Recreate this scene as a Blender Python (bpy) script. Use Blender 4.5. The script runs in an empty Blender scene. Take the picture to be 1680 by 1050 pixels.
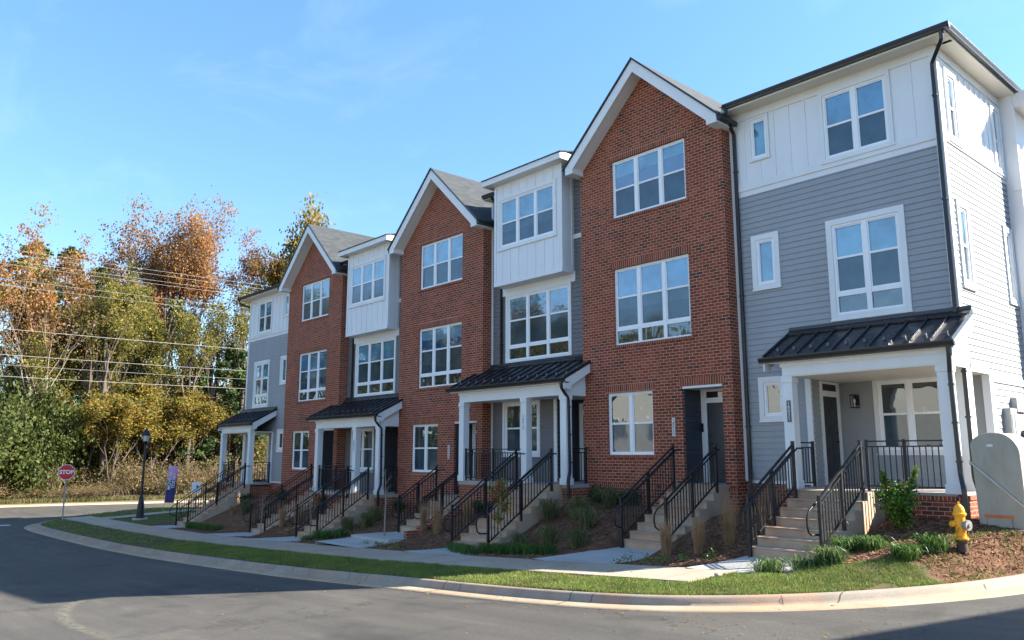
import bpy, math, random
from mathutils import Vector, Matrix, noise
R = math.radians
scene = bpy.context.scene
C = scene.collection

# ---------------------------------------------------------------- camera
cam_d = bpy.data.cameras.new("camera")
cam = bpy.data.objects.new("camera", cam_d)
C.objects.link(cam)
cam_d.sensor_width = 36.0
cam_d.lens = 36.0 * 1306.0 / 1680.0
cam_d.clip_start = 0.1
cam_d.clip_end = 3000
PITCH = math.atan2(221.0, 1306.0)
fwd = Vector((-0.7453 * math.cos(PITCH), 0.6667 * math.cos(PITCH), math.sin(PITCH)))
cam.location = (0, 0, 0)
cam.rotation_euler = fwd.to_track_quat('-Z', 'Y').to_euler()
scene.camera = cam

# ---------------------------------------------------------------- sky, sun, exposure
SUN_EL, SUN_AZ = R(33.0), R(43.3)      # azimuth measured from +Y towards +X
sunv = Vector((math.sin(SUN_AZ) * math.cos(SUN_EL), math.cos(SUN_AZ) * math.cos(SUN_EL), math.sin(SUN_EL)))
world = bpy.data.worlds.new("World")
scene.world = world
world.use_nodes = True
wn, wl = world.node_tree.nodes, world.node_tree.links
wn.clear()
sky = wn.new("ShaderNodeTexSky")
sky.sky_type = 'NISHITA'
sky.sun_disc = False
sky.sun_elevation = SUN_EL
sky.sun_rotation = SUN_AZ
sky.air_density = 1.0
sky.dust_density = 0.3
sky.ozone_density = 1.6
bg = wn.new("ShaderNodeBackground")
bg.inputs[1].default_value = 0.085
out = wn.new("ShaderNodeOutputWorld")
# thin wispy cloud: brightens the sky in faint streaks, laid out in world directions
tc = wn.new("ShaderNodeTexCoord")
mp = wn.new("ShaderNodeMapping")
mp.inputs['Scale'].default_value = (1.2, 3.2, 5.0)
mp.inputs['Rotation'].default_value = (0.2, 0.5, 0.9)
n1 = wn.new("ShaderNodeTexNoise")
n1.inputs['Scale'].default_value = 1.7
n1.inputs['Detail'].default_value = 9
n1.inputs['Roughness'].default_value = 0.62
n1.inputs['Distortion'].default_value = 0.5
rp = wn.new("ShaderNodeValToRGB")
rp.color_ramp.elements[0].position = 0.52
rp.color_ramp.elements[0].color = (0, 0, 0, 1)
rp.color_ramp.elements[1].position = 0.80
rp.color_ramp.elements[1].color = (0.08, 0.08, 0.08, 1)
mx = wn.new("ShaderNodeMix")
mx.data_type = 'RGBA'
mx.inputs[7].default_value = (6.0, 6.4, 7.0, 1)
wl.new(tc.outputs['Generated'], mp.inputs[0])
wl.new(mp.outputs[0], n1.inputs['Vector'])
wl.new(n1.outputs[0], rp.inputs[0])
wl.new(rp.outputs[0], mx.inputs[0])
tint = wn.new("ShaderNodeMix")
tint.data_type = 'RGBA'
tint.blend_type = 'MULTIPLY'
tint.inputs[0].default_value = 1.0
# clear autumn air: deeper towards the horizon than the model's default haze
sz_ = wn.new("ShaderNodeSeparateXYZ")
zr_amp = wn.new("ShaderNodeValToRGB")
for _p, _c in ((0.0, (0.58, 0.68, 0.80)), (0.22, (0.64, 0.82, 0.99)), (0.7, (0.74, 1.02, 1.17))):
    _e = zr_amp.color_ramp.elements[0] if _p == 0.0 else zr_amp.color_ramp.elements[1] if _p == 0.7 else zr_amp.color_ramp.elements.new(_p)
    _e.position = _p
    _e.color = (*_c, 1)
wl.new(tc.outputs['Generated'], sz_.inputs[0])
wl.new(sz_.outputs[2], zr_amp.inputs[0])
wl.new(zr_amp.outputs[0], tint.inputs[7])
wl.new(sky.outputs[0], tint.inputs[6])
wl.new(tint.outputs[2], mx.inputs[6])
wl.new(mx.outputs[2], bg.inputs[0])
wl.new(bg.outputs[0], out.inputs[0])

sd = bpy.data.lights.new("sun", 'SUN')
sd.energy = 4.6
sd.angle = R(0.53)
sd.color = (1.0, 0.93, 0.82)
sun = bpy.data.objects.new("sun", sd)
sun.rotation_euler = sunv.to_track_quat('Z', 'Y').to_euler()
C.objects.link(sun)
scene.view_settings.view_transform = 'Standard'
scene.view_settings.look = 'None'
scene.view_settings.gamma = 1
scene.view_settings.exposure = 2.06
scene.cycles.max_bounces = 6
scene.cycles.transparent_max_bounces = 8

# ---------------------------------------------------------------- object helpers
ORG = {}
T = dict(mir=False, dx=0.0, dz=0.0)     # transform of the unit being written


def tw(p):
    x, y, z = p
    if T['mir']:
        x = -45.53 - x
    return (x + T['dx'], y, z + T['dz'])


def tag(o, label=None, cat=None, group=None, kind=None):
    if label: o['label'] = label
    if cat: o['category'] = cat
    if group: o['group'] = group
    if kind: o['kind'] = kind
    return o


def empty(name, loc, label, cat, group=None):
    o = bpy.data.objects.new(name, None)
    o.empty_display_size = 0.3
    C.objects.link(o)
    o.location = loc
    ORG[o.name] = Vector(loc)
    return tag(o, label, cat, group)


class MB:
    def __init__(s):
        s.v, s.f, s.m = [], [], []

    def face(s, pts, m=0):
        i = len(s.v)
        s.v += [tuple(p) for p in pts]
        s.f.append(tuple(range(i, i + len(pts))))
        s.m.append(m)

    def box(s, x0, x1, y0, y1, z0, z1, m=0):
        if x0 > x1: x0, x1 = x1, x0
        if y0 > y1: y0, y1 = y1, y0
        if z0 > z1: z0, z1 = z1, z0
        i = len(s.v)
        s.v += [(x0, y0, z0), (x1, y0, z0), (x1, y1, z0), (x0, y1, z0), (x0, y0, z1), (x1, y0, z1), (x1, y1, z1), (x0, y1, z1)]
        for f in ((0, 3, 2, 1), (4, 5, 6, 7), (0, 1, 5, 4), (1, 2, 6, 5), (2, 3, 7, 6), (3, 0, 4, 7)):
            s.f.append(tuple(i + k for k in f))
            s.m.append(m)

    def prism(s, poly, vec, m=0):
        n = len(poly)
        i = len(s.v)
        vec = Vector(vec)
        s.v += [tuple(p) for p in poly]
        s.v += [tuple(Vector(p) + vec) for p in poly]
        s.f.append(tuple(i + k for k in reversed(range(n)))); s.m.append(m)
        s.f.append(tuple(i + n + k for k in range(n))); s.m.append(m)
        for k in range(n):
            a, b = k, (k + 1) % n
            s.f.append((i + a, i + b, i + n + b, i + n + a)); s.m.append(m)

    def tube(s, pts, r, n=8, m=0, rect=None, cap=True):
        """round (or rect=(w,h)) tube along pts; r may be a list"""
        pts = [Vector(p) for p in pts]
        rr = r if isinstance(r, (list, tuple)) else [r] * len(pts)
        rings = []
        up0 = Vector((0, 0, 1))
        prev = None
        for k, p in enumerate(pts):
            if k == 0: d = pts[1] - p
            elif k == len(pts) - 1: d = p - pts[k - 1]
            else: d = (pts[k + 1] - p).normalized() + (p - pts[k - 1]).normalized()
            d.normalize()
            if prev is None:
                ref = up0 if abs(d.z) < 0.95 else Vector((0, 1, 0))
                a = d.cross(ref).normalized()
            else:
                a = (prev - d * prev.dot(d)).normalized()
            prev = a
            b = d.cross(a).normalized()
            i = len(s.v)
            if rect:
                w, h = rect[0] / 2, rect[1] / 2
                for (u, v) in ((-w, -h), (w, -h), (w, h), (-w, h)):
                    s.v.append(tuple(p + a * u + b * v))
                rings.append([i + q for q in range(4)])
            else:
                for q in range(n):
                    t = 2 * math.pi * q / n
                    s.v.append(tuple(p + (a * math.cos(t) + b * math.sin(t)) * rr[k]))
                rings.append([i + q for q in range(n)])
        nn = len(rings[0])
        for k in range(len(rings) - 1):
            A, B = rings[k], rings[k + 1]
            for q in range(nn):
                s.f.append((A[q], A[(q + 1) % nn], B[(q + 1) % nn], B[q])); s.m.append(m)
        if cap:
            s.f.append(tuple(reversed(rings[0]))); s.m.append(m)
            s.f.append(tuple(rings[-1])); s.m.append(m)

    def lathe(s, prof, c, n=20, m=0, axis='z'):
        rings = []
        for (r, h) in prof:
            i = len(s.v)
            for q in range(n):
                t = 2 * math.pi * q / n
                if axis == 'z': s.v.append((c[0] + r * math.cos(t), c[1] + r * math.sin(t), c[2] + h))
                elif axis == 'x': s.v.append((c[0] + h, c[1] + r * math.cos(t), c[2] + r * math.sin(t)))
                else: s.v.append((c[0] + r * math.cos(t), c[1] + h, c[2] + r * math.sin(t)))
            rings.append([i + q for q in range(n)])
        for k in range(len(rings) - 1):
            A, B = rings[k], rings[k + 1]
            for q in range(n):
                s.f.append((A[q], A[(q + 1) % n], B[(q + 1) % n], B[q])); s.m.append(m)
        s.f.append(tuple(reversed(rings[0]))); s.m.append(m)
        s.f.append(tuple(rings[-1])); s.m.append(m)

    def build(s, name, mats, parent=None, smooth=False, world=False, origin=None, label=None, cat=None, group=None, kind=None, bevel=0):
        if not isinstance(mats, (list, tuple)): mats = [mats]
        vs = s.v if world else [tw(p) for p in s.v]
        if parent is not None: og = ORG[parent.name]
        elif origin is not None: og = Vector(origin)
        else:
            xs = [p[0] for p in vs]; ys = [p[1] for p in vs]; zs = [p[2] for p in vs]
            og = Vector(((min(xs) + max(xs)) / 2, (min(ys) + max(ys)) / 2, min(zs)))
        fs = s.f
        if T['mir'] and not world: fs = [tuple(reversed(f)) for f in fs]
        me = bpy.data.meshes.new(name)
        me.from_pydata([(p[0] - og.x, p[1] - og.y, p[2] - og.z) for p in vs], [], fs)
        for mt in mats: me.materials.append(mt)
        if len(mats) > 1: me.polygons.foreach_set('material_index', s.m)
        if smooth: me.polygons.foreach_set('use_smooth', [True] * len(fs))
        me.update()
        o = bpy.data.objects.new(name, me)
        C.objects.link(o)
        if parent is not None: o.parent = parent
        else: o.location = og
        ORG[o.name] = og
        if bevel:
            b = o.modifiers.new('bevel', 'BEVEL'); b.width = bevel; b.segments = 2; b.limit_method = 'ANGLE'; b.angle_limit = R(50)
        return tag(o, label, cat, group, kind)


# ---------------------------------------------------------------- materials
def newmat(name):
    m = bpy.data.materials.new(name)
    m.use_nodes = True
    nt = m.node_tree
    b = nt.nodes['Principled BSDF']
    return m, nt, b


def nd(nt, t, **kw):
    n = nt.nodes.new(t)
    for k, v in kw.items():
        if hasattr(n, k): setattr(n, k, v)
        else: n.inputs[k].default_value = v
    return n


def ramp(nt, fac, stops, interp='LINEAR'):
    r = nt.nodes.new('ShaderNodeValToRGB')
    cr = r.color_ramp
    cr.interpolation = interp
    while len(cr.elements) < len(stops): cr.elements.new(0.5)
    for e, (p, c) in zip(cr.elements, stops):
        e.position = p
        e.color = (c[0], c[1], c[2], 1)
    nt.links.new(fac, r.inputs[0])
    return r


def wpos(nt):
    g = nt.nodes.new('ShaderNodeNewGeometry')
    return g.outputs['Position']


def noisetex(nt, vec, scale, detail=4, rough=0.55, dist=0.0):
    n = nt.nodes.new('ShaderNodeTexNoise')
    n.inputs['Scale'].default_value = scale
    n.inputs['Detail'].default_value = detail
    n.inputs['Roughness'].default_value = rough
    n.inputs['Distortion'].default_value = dist
    nt.links.new(vec, n.inputs['Vector'])
    return n.outputs[0]


def bumpn(nt, h, strength, dist, b, prev=None):
    n = nt.nodes.new('ShaderNodeBump')
    n.inputs['Strength'].default_value = strength
    n.inputs['Distance'].default_value = dist
    nt.links.new(h, n.inputs['Height'])
    if prev is not None: nt.links.new(prev, n.inputs['Normal'])
    nt.links.new(n.outputs[0], b.inputs['Normal'])
    return n.outputs[0]


def scalevec(nt, vec, s):
    m = nt.nodes.new('ShaderNodeMapping')
    m.inputs['Scale'].default_value = s
    nt.links.new(vec, m.inputs[0])
    return m.outputs[0]


def mixc(nt, fac, a, b, blend='MIX'):
    m = nt.nodes.new('ShaderNodeMix')
    m.data_type = 'RGBA'
    m.blend_type = blend
    for sock, v in ((m.inputs[0], fac), (m.inputs[6], a), (m.inputs[7], b)):
        if isinstance(v, (int, float)): sock.default_value = v
        elif isinstance(v, tuple): sock.default_value = (v[0], v[1], v[2], 1)
        else: nt.links.new(v, sock)
    return m.outputs[2]


def painted(name, col, rough=0.5, var=0.10, scale=1.5, spec=0.35, streak=True):
    m, nt, b = newmat(name)
    p = wpos(nt)
    v = scalevec(nt, p, (1, 1, 0.35)) if streak else p
    n = noisetex(nt, v, scale, 6, 0.65)
    d = tuple(c * (1 - var) for c in col)
    l = tuple(min(1, c * (1 + var * 0.5)) for c in col)
    r = ramp(nt, n, [(0.3, d), (0.7, l)])
    nt.links.new(r.outputs[0], b.inputs['Base Color'])
    b.inputs['Roughness'].default_value = rough
    b.inputs['Specular IOR Level'].default_value = spec
    f = noisetex(nt, p, 60, 3)
    bumpn(nt, f, 0.08, 0.004, b)
    return m


def brick_mat(name, soldier=False):
    m, nt, b = newmat(name)
    L = nt.links
    p = wpos(nt)
    sp = nt.nodes.new('ShaderNodeSeparateXYZ'); L.new(p, sp.inputs[0])
    ad = nd(nt, 'ShaderNodeMath', operation='ADD'); L.new(sp.outputs[0], ad.inputs[0]); L.new(sp.outputs[1], ad.inputs[1])
    cb = nt.nodes.new('ShaderNodeCombineXYZ')
    bt = nt.nodes.new('ShaderNodeTexBrick')
    L.new(ad.outputs[0], cb.inputs[0]); L.new(sp.outputs[2], cb.inputs[1])
    if soldier:
        bt.inputs['Brick Width'].default_value = 0.072
        bt.inputs['Row Height'].default_value = 0.34
        bt.offset = 0.0
    else:
        bt.inputs['Brick Width'].default_value = 0.204
        bt.inputs['Row Height'].default_value = 0.0795
        bt.offset = 0.5
    L.new(cb.outputs[0], bt.inputs['Vector'])
    bt.inputs['Scale'].default_value = 1.0
    bt.inputs['Mortar Size'].default_value = 0.0085
    bt.inputs['Mortar Smooth'].default_value = 0.25
    bt.inputs['Color1'].default_value = (0, 0, 0, 1)
    bt.inputs['Color2'].default_value = (1, 1, 1, 1)
    bt.inputs['Mortar'].default_value = (0.5, 0.5, 0.5, 1)
    bt.inputs['Bias'].default_value = 0.0
    rc = ramp(nt, bt.outputs['Color'], [(0.0, (0.075, 0.045, 0.036)), (0.05, (0.10, 0.050, 0.036)), (0.10, (0.185, 0.049, 0.028)), (0.40, (0.23, 0.057, 0.031)), (0.75, (0.27, 0.068, 0.037)), (1.0, (0.305, 0.092, 0.054))])
    fine = noisetex(nt, p, 34, 5, 0.7)
    fr = ramp(nt, fine, [(0.25, (0.72, 0.72, 0.72)), (0.75, (1.18, 1.14, 1.1))])
    col = mixc(nt, 1.0, rc.outputs[0], fr.outputs[0], 'MULTIPLY')
    big = noisetex(nt, p, 0.7, 4, 0.6)
    br = ramp(nt, big, [(0.3, (0.86, 0.86, 0.88)), (0.7, (1.08, 1.05, 1.03))])
    col = mixc(nt, 1.0, col, br.outputs[0], 'MULTIPLY')
    stk = noisetex(nt, scalevec(nt, p, (1.6, 1.6, 0.16)), 1.0, 6, 0.7)
    sk = ramp(nt, stk, [(0.32, (0.74, 0.74, 0.76)), (0.5, (1.0, 1.0, 1.0)), (0.72, (1.13, 1.11, 1.10))])
    col = mixc(nt, 1.0, col, sk.outputs[0], 'MULTIPLY')
    mn = ramp(nt, noisetex(nt, p, 3.5, 4, 0.6), [(0.3, (0.44, 0.235, 0.155)), (0.7, (0.58, 0.33, 0.225))])
    fin = mixc(nt, bt.outputs['Fac'], col, mn.outputs[0])
    L.new(fin, b.inputs['Base Color'])
    b.inputs['Roughness'].default_value = 0.85
    b.inputs['Specular IOR Level'].default_value = 0.25
    inv = nd(nt, 'ShaderNodeMath', operation='SUBTRACT'); inv.inputs[0].default_value = 1.0
    L.new(bt.outputs['Fac'], inv.inputs[1])
    bb = bumpn(nt, inv.outputs[0], 0.7, 0.008, b)
    bumpn(nt, fine, 0.35, 0.004, b, bb)
    return m


def metal_paint(name, col, rough=0.35, spec=0.5, metallic=0.0):
    m, nt, b = newmat(name)
    p = wpos(nt)
    n = noisetex(nt, p, 2.0, 5, 0.6)
    r = ramp(nt, n, [(0.3, tuple(c * 0.8 for c in col)), (0.7, tuple(c * 1.2 for c in col))])
    nt.links.new(r.outputs[0], b.inputs['Base Color'])
    rr = ramp(nt, noisetex(nt, p, 7, 4), [(0.3, (rough * 0.8,) * 3), (0.7, (rough * 1.3,) * 3)])
    nt.links.new(rr.outputs[0], b.inputs['Roughness'])
    b.inputs['Specular IOR Level'].default_value = spec
    b.inputs['Metallic'].default_value = metallic
    return m


def glass_mat(name, base, refl, stripes=0.0, rough=0.015, wav=0.012, tint=(1, 1, 1)):
    """window pane: mirror-like reflection over what is seen behind the glass (blind or dark room)"""
    m, nt, b = newmat(name)
    L = nt.links
    p = wpos(nt)
    sp = nt.nodes.new('ShaderNodeSeparateXYZ'); L.new(p, sp.inputs[0])
    n = noisetex(nt, p, 1.3, 4, 0.6)
    r = ramp(nt, n, [(0.3, tuple(c * 0.55 for c in base)), (0.7, tuple(min(1, c * 1.4) for c in base))])
    col = r.outputs[0]
    if stripes:
        w = nt.nodes.new('ShaderNodeTexWave')
        w.wave_type = 'BANDS'; w.bands_direction = 'Z'
        w.inputs['Scale'].default_value = 20 / 2.0 * 0.62
        L.new(p, w.inputs['Vector'])
        rs = ramp(nt, w.outputs[0], [(0.1, (1 - stripes,) * 3), (0.55, (1, 1, 1))])
        col = mixc(nt, 1.0, col, rs.outputs[0], 'MULTIPLY')
    L.new(col, b.inputs['Base Color'])
    b.inputs['Roughness'].default_value = 0.6
    b.inputs['Specular IOR Level'].default_value = 0.0
    g = nt.nodes.new('ShaderNodeBsdfGlossy')
    g.inputs['Roughness'].default_value = rough
    g.inputs['Color'].default_value = (*tint, 1)
    wv = noisetex(nt, p, 1.1, 2, 0.5, 0.4)
    bn = nt.nodes.new('ShaderNodeBump')
    bn.inputs['Strength'].default_value = 0.35
    bn.inputs['Distance'].default_value = wav
    L.new(wv, bn.inputs['Height'])
    L.new(bn.outputs[0], g.inputs['Normal'])
    fz = nt.nodes.new('ShaderNodeFresnel'); fz.inputs[0].default_value = 1.52
    mm = nd(nt, 'ShaderNodeMath', operation='ADD'); mm.use_clamp = True
    mm.inputs[1].default_value = refl
    L.new(fz.outputs[0], mm.inputs[0])
    ms = nt.nodes.new('ShaderNodeMixShader')
    L.new(mm.outputs[0], ms.inputs[0]); L.new(b.outputs[0], ms.inputs[1]); L.new(g.outputs[0], ms.inputs[2])
    L.new(ms.outputs[0], nt.nodes['Material Output'].inputs[0])
    return m


def concrete(name, c1, c2, stain=(0.36, 0.2, 0.12), stain_amt=0.35, scale=1.0, joints=0.0, jdir=0):
    m, nt, b = newmat(name)
    L = nt.links
    p = wpos(nt)
    n = noisetex(nt, p, 1.3 * scale, 8, 0.65)
    r = ramp(nt, n, [(0.3, c1), (0.7, c2)])
    s = ramp(nt, noisetex(nt, p, 0.55 * scale, 5, 0.7, 0.6), [(0.45, (0, 0, 0)), (0.70, (stain_amt,) * 3)])
    col = mixc(nt, s.outputs[0], r.outputs[0], stain)
    f = noisetex(nt, p, 45, 4, 0.7)
    fr = ramp(nt, f, [(0.3, (0.84,) * 3), (0.7, (1.12,) * 3)])
    col = mixc(nt, 1.0, col, fr.outputs[0], 'MULTIPLY')
    if joints:
        sp = nt.nodes.new('ShaderNodeSeparateXYZ'); L.new(p, sp.inputs[0])
        md = nd(nt, 'ShaderNodeMath', operation='MODULO'); md.inputs[1].default_value = joints
        ab = nd(nt, 'ShaderNodeMath', operation='ADD'); ab.inputs[1].default_value = 1000.0
        L.new(sp.outputs[jdir], ab.inputs[0]); L.new(ab.outputs[0], md.inputs[0])
        lt = nd(nt, 'ShaderNodeMath', operation='LESS_THAN'); lt.inputs[1].default_value = 0.016
        L.new(md.outputs[0], lt.inputs[0])
        col = mixc(nt, lt.outputs[0], col, tuple(c * 0.35 for c in c1))
    L.new(col, b.inputs['Base Color'])
    b.inputs['Roughness'].default_value = 0.9
    b.inputs['Specular IOR Level'].default_value = 0.2
    bumpn(nt, f, 0.4, 0.006, b)
    return m


def asphalt_mat():
    m, nt, b = newmat('asphalt')
    L = nt.links
    p = wpos(nt)
    big = ramp(nt, noisetex(nt, p, 0.22, 6, 0.6, 0.3), [(0.3, (0.068, 0.064, 0.058)), (0.7, (0.094, 0.088, 0.079))])
    # long tyre-polished streaks along the street
    st = noisetex(nt, scalevec(nt, p, (0.12, 1.6, 1)), 1.0, 5, 0.6)
    sr = ramp(nt, st, [(0.35, (0.84,) * 3), (0.65, (1.14, 1.12, 1.08))])
    col = mixc(nt, 1.0, big.outputs[0], sr.outputs[0], 'MULTIPLY')
    f = noisetex(nt, p, 130, 3, 0.8)
    fr = ramp(nt, f, [(0.30, (0.60,) * 3), (0.55, (1.0,) * 3), (0.78, (1.75, 1.7, 1.6))])
    col = mixc(nt, 1.0, col, fr.outputs[0], 'MULTIPLY')
    md = noisetex(nt, p, 22, 4, 0.8)
    mr_ = ramp(nt, md, [(0.30, (0.78,) * 3), (0.55, (1.0,) * 3), (0.75, (1.3, 1.28, 1.22))])
    col = mixc(nt, 1.0, col, mr_.outputs[0], 'MULTIPLY')
    # darker seal and oil patches
    op = ramp(nt, noisetex(nt, p, 0.55, 3, 0.5, 0.8), [(0.30, (0.72,) * 3), (0.42, (1.0,) * 3)])
    col = mixc(nt, 1.0, col, op.outputs[0], 'MULTIPLY')
    # clay dust patches
    dz = ramp(nt, noisetex(nt, scalevec(nt, p, (0.5, 1.4, 1)), 0.8, 6, 0.7, 0.4), [(0.56, (0, 0, 0)), (0.76, (0.35,) * 3)])
    col = mixc(nt, dz.outputs[0], col, (0.21, 0.165, 0.12))
    # fine cracks
    vo = nt.nodes.new('ShaderNodeTexVoronoi'); vo.feature = 'DISTANCE_TO_EDGE'; vo.inputs['Scale'].default_value = 0.16
    pn = nt.nodes.new('ShaderNodeTexNoise'); pn.inputs['Scale'].default_value = 1.5; pn.inputs['Detail'].default_value = 5
    L.new(p, pn.inputs['Vector'])
    pa = nt.nodes.new('ShaderNodeVectorMath'); pa.operation = 'ADD'
    L.new(p, pa.inputs[0]); L.new(pn.outputs['Color'], pa.inputs[1])
    L.new(pa.outputs[0], vo.inputs['Vector'])
    cr = ramp(nt, vo.outputs['Distance'], [(0.0, (0.55,) * 3), (0.0032, (1,) * 3)])
    col = mixc(nt, 1.0, col, cr.outputs[0], 'MULTIPLY')
    L.new(col, b.inputs['Base Color'])
    b.inputs['Roughness'].default_value = 0.82
    b.inputs['Specular IOR Level'].default_value = 0.3
    bumpn(nt, f, 0.5, 0.008, b)
    return m


def ground_mat(name, stops, scale=3.0, bump=0.05, fine=40):
    m, nt, b = newmat(name)
    p = wpos(nt)
    n = noisetex(nt, p, scale, 9, 0.7, 0.4)
    r = ramp(nt, n, stops)
    f = noisetex(nt, p, fine, 5, 0.75)
    fr = ramp(nt, f, [(0.25, (0.5,) * 3), (0.75, (1.5,) * 3)])
    col = mixc(nt, 1.0, r.outputs[0], fr.outputs[0], 'MULTIPLY')
    nt.links.new(col, b.inputs['Base Color'])
    b.inputs['Roughness'].default_value = 0.95
    b.inputs['Specular IOR Level'].default_value = 0.1
    bb = bumpn(nt, n, 0.6, bump, b)
    bumpn(nt, f, 0.8, 0.02, b, bb)
    return m


def leaf_mat(name, col, trans=0.45, var=0.35, rough=0.55, vs=0.35):
    m, nt, b = newmat(name)
    L = nt.links
    p = wpos(nt)
    n = noisetex(nt, p, vs, 4, 0.65)
    r = ramp(nt, n, [(0.3, tuple(c * (1 - var) for c in col)), (0.7, tuple(min(1, c * (1 + var)) for c in col))])
    L.new(r.outputs[0], b.inputs['Base Color'])
    b.inputs['Roughness'].default_value = rough
    b.inputs['Specular IOR Level'].default_value = 0.25
    t = nt.nodes.new('ShaderNodeBsdfTranslucent')
    L.new(r.outputs[0], t.inputs[0])
    ms = nt.nodes.new('ShaderNodeMixShader'); ms.inputs[0].default_value = trans
    L.new(b.outputs[0], ms.inputs[1]); L.new(t.outputs[0], ms.inputs[2])
    L.new(ms.outputs[0], nt.nodes['Material Output'].inputs[0])
    return m


def shingle_mat():
    m, nt, b = newmat('asphalt_shingles')
    L = nt.links
    p = wpos(nt)
    sp = nt.nodes.new('ShaderNodeSeparateXYZ'); L.new(p, sp.inputs[0])
    ad = nd(nt, 'ShaderNodeMath', operation='ADD'); L.new(sp.outputs[0], ad.inputs[0]); L.new(sp.outputs[1], ad.inputs[1])
    cb = nt.nodes.new('ShaderNodeCombineXYZ'); L.new(sp.outputs[1], cb.inputs[0]); L.new(sp.outputs[2], cb.inputs[1])
    bt = nt.nodes.new('ShaderNodeTexBrick'); L.new(cb.outputs[0], bt.inputs['Vector'])
    bt.inputs['Scale'].default_value = 1; bt.inputs['Brick Width'].default_value = 0.3; bt.inputs['Row Height'].default_value = 0.10
    bt.inputs['Mortar Size'].default_value = 0.008
    bt.inputs['Color1'].default_value = (0.026, 0.031, 0.034, 1); bt.inputs['Color2'].default_value = (0.048, 0.054, 0.058, 1)
    bt.inputs['Mortar'].default_value = (0.03, 0.03, 0.03, 1)
    f = ramp(nt, noisetex(nt, p, 30, 4, 0.8), [(0.3, (0.7,) * 3), (0.7, (1.3,) * 3)])
    L.new(mixc(nt, 1.0, bt.outputs[0], f.outputs[0], 'MULTIPLY'), b.inputs['Base Color'])
    b.inputs['Roughness'].default_value = 0.9
    return m


M = {}
M['brick'] = brick_mat('red_brick')
M['soldier'] = brick_mat('red_brick_on_end', True)
M['white'] = painted('white_trim_paint', (0.73, 0.73, 0.72), 0.45, 0.06)
M['white_board'] = painted('white_board_and_batten', (0.74, 0.74, 0.745), 0.55, 0.05)
M['frame'] = painted('white_vinyl', (0.83, 0.83, 0.83), 0.35, 0.04)
M['blue_siding'] = painted('blue_grey_siding', (0.315, 0.325, 0.332), 0.55, 0.08)
M['dark_siding'] = painted('dark_grey_siding', (0.165, 0.158, 0.158), 0.6, 0.08)
M['black_siding'] = painted('charcoal_siding', (0.060, 0.064, 0.078), 0.55, 0.1)
M['gutter'] = metal_paint('near_black_gutter', (0.017, 0.0165, 0.018), 0.35)
M['metal_roof'] = metal_paint('black_metal_roofing', (0.022, 0.021, 0.024), 0.30, 0.5)
M['iron'] = metal_paint('black_railing_paint', (0.013, 0.013, 0.015), 0.45, 0.4)
M['door'] = metal_paint('charcoal_door_paint', (0.035, 0.037, 0.042), 0.45)
M['soffit'] = painted('white_soffit_bounce_tint', (0.76, 0.72, 0.62), 0.55, 0.05)  # white soffit and ceiling; warm light bounced off the street is painted into the colour
M['guard'] = metal_paint('dark_snow_guard', (0.10, 0.10, 0.105), 0.4, 0.5, 0.3)
M['steel'] = metal_paint('galvanised_steel', (0.35, 0.36, 0.36), 0.45, 0.5, 0.5)
M['shingle'] = shingle_mat()
M['concrete'] = concrete('porch_concrete', (0.32, 0.30, 0.27), (0.42, 0.40, 0.365), (0.40, 0.22, 0.13), 0.45, 1.2)
M['steps'] = concrete('step_concrete', (0.38, 0.275, 0.195), (0.48, 0.39, 0.30), (0.50, 0.26, 0.15), 0.85, 1.6)
M['sidewalk'] = concrete('sidewalk_concrete', (0.32, 0.265, 0.205), (0.42, 0.355, 0.28), (0.45, 0.29, 0.18), 0.5, 0.5, 1.5, 0)
M['path'] = concrete('path_concrete', (0.36, 0.36, 0.345), (0.45, 0.45, 0.43), (0.42, 0.30, 0.22), 0.3, 0.8, 1.5, 1)
M['kerb'] = concrete('kerb_concrete', (0.215, 0.185, 0.150), (0.33, 0.29, 0.24), (0.43, 0.24, 0.14), 0.6, 1.0, 3.05, 0)
M['pan'] = concrete('gutter_pan_concrete', (0.30, 0.225, 0.15), (0.42, 0.33, 0.235), (0.43, 0.24, 0.14), 0.6, 1.0)
M['kerb_side'] = concrete('kerb_concrete_side_street', (0.30, 0.245, 0.185), (0.42, 0.35, 0.27), (0.43, 0.24, 0.14), 0.6, 1.0, 3.05, 1)
M['asphalt'] = asphalt_mat()
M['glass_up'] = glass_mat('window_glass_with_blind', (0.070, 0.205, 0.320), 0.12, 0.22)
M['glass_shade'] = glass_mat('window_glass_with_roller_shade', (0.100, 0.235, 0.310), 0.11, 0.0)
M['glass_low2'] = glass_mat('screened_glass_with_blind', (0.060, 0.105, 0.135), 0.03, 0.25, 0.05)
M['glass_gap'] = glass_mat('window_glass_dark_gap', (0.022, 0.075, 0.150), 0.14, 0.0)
M['glass_low'] = glass_mat('window_glass_behind_screen', (0.034, 0.062, 0.082), 0.03, 0.0, 0.05)
M['glass_clear'] = glass_mat('clear_window_glass', (0.034, 0.044, 0.040), 0.09, 0.0, wav=0.06)
M['glass_door'] = glass_mat('dark_transom_glass', (0.015, 0.015, 0.018), 0.05, 0.0)
M['paint_white'] = painted('road_marking_paint', (0.62, 0.62, 0.60), 0.8, 0.3, 6, streak=False)


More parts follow.
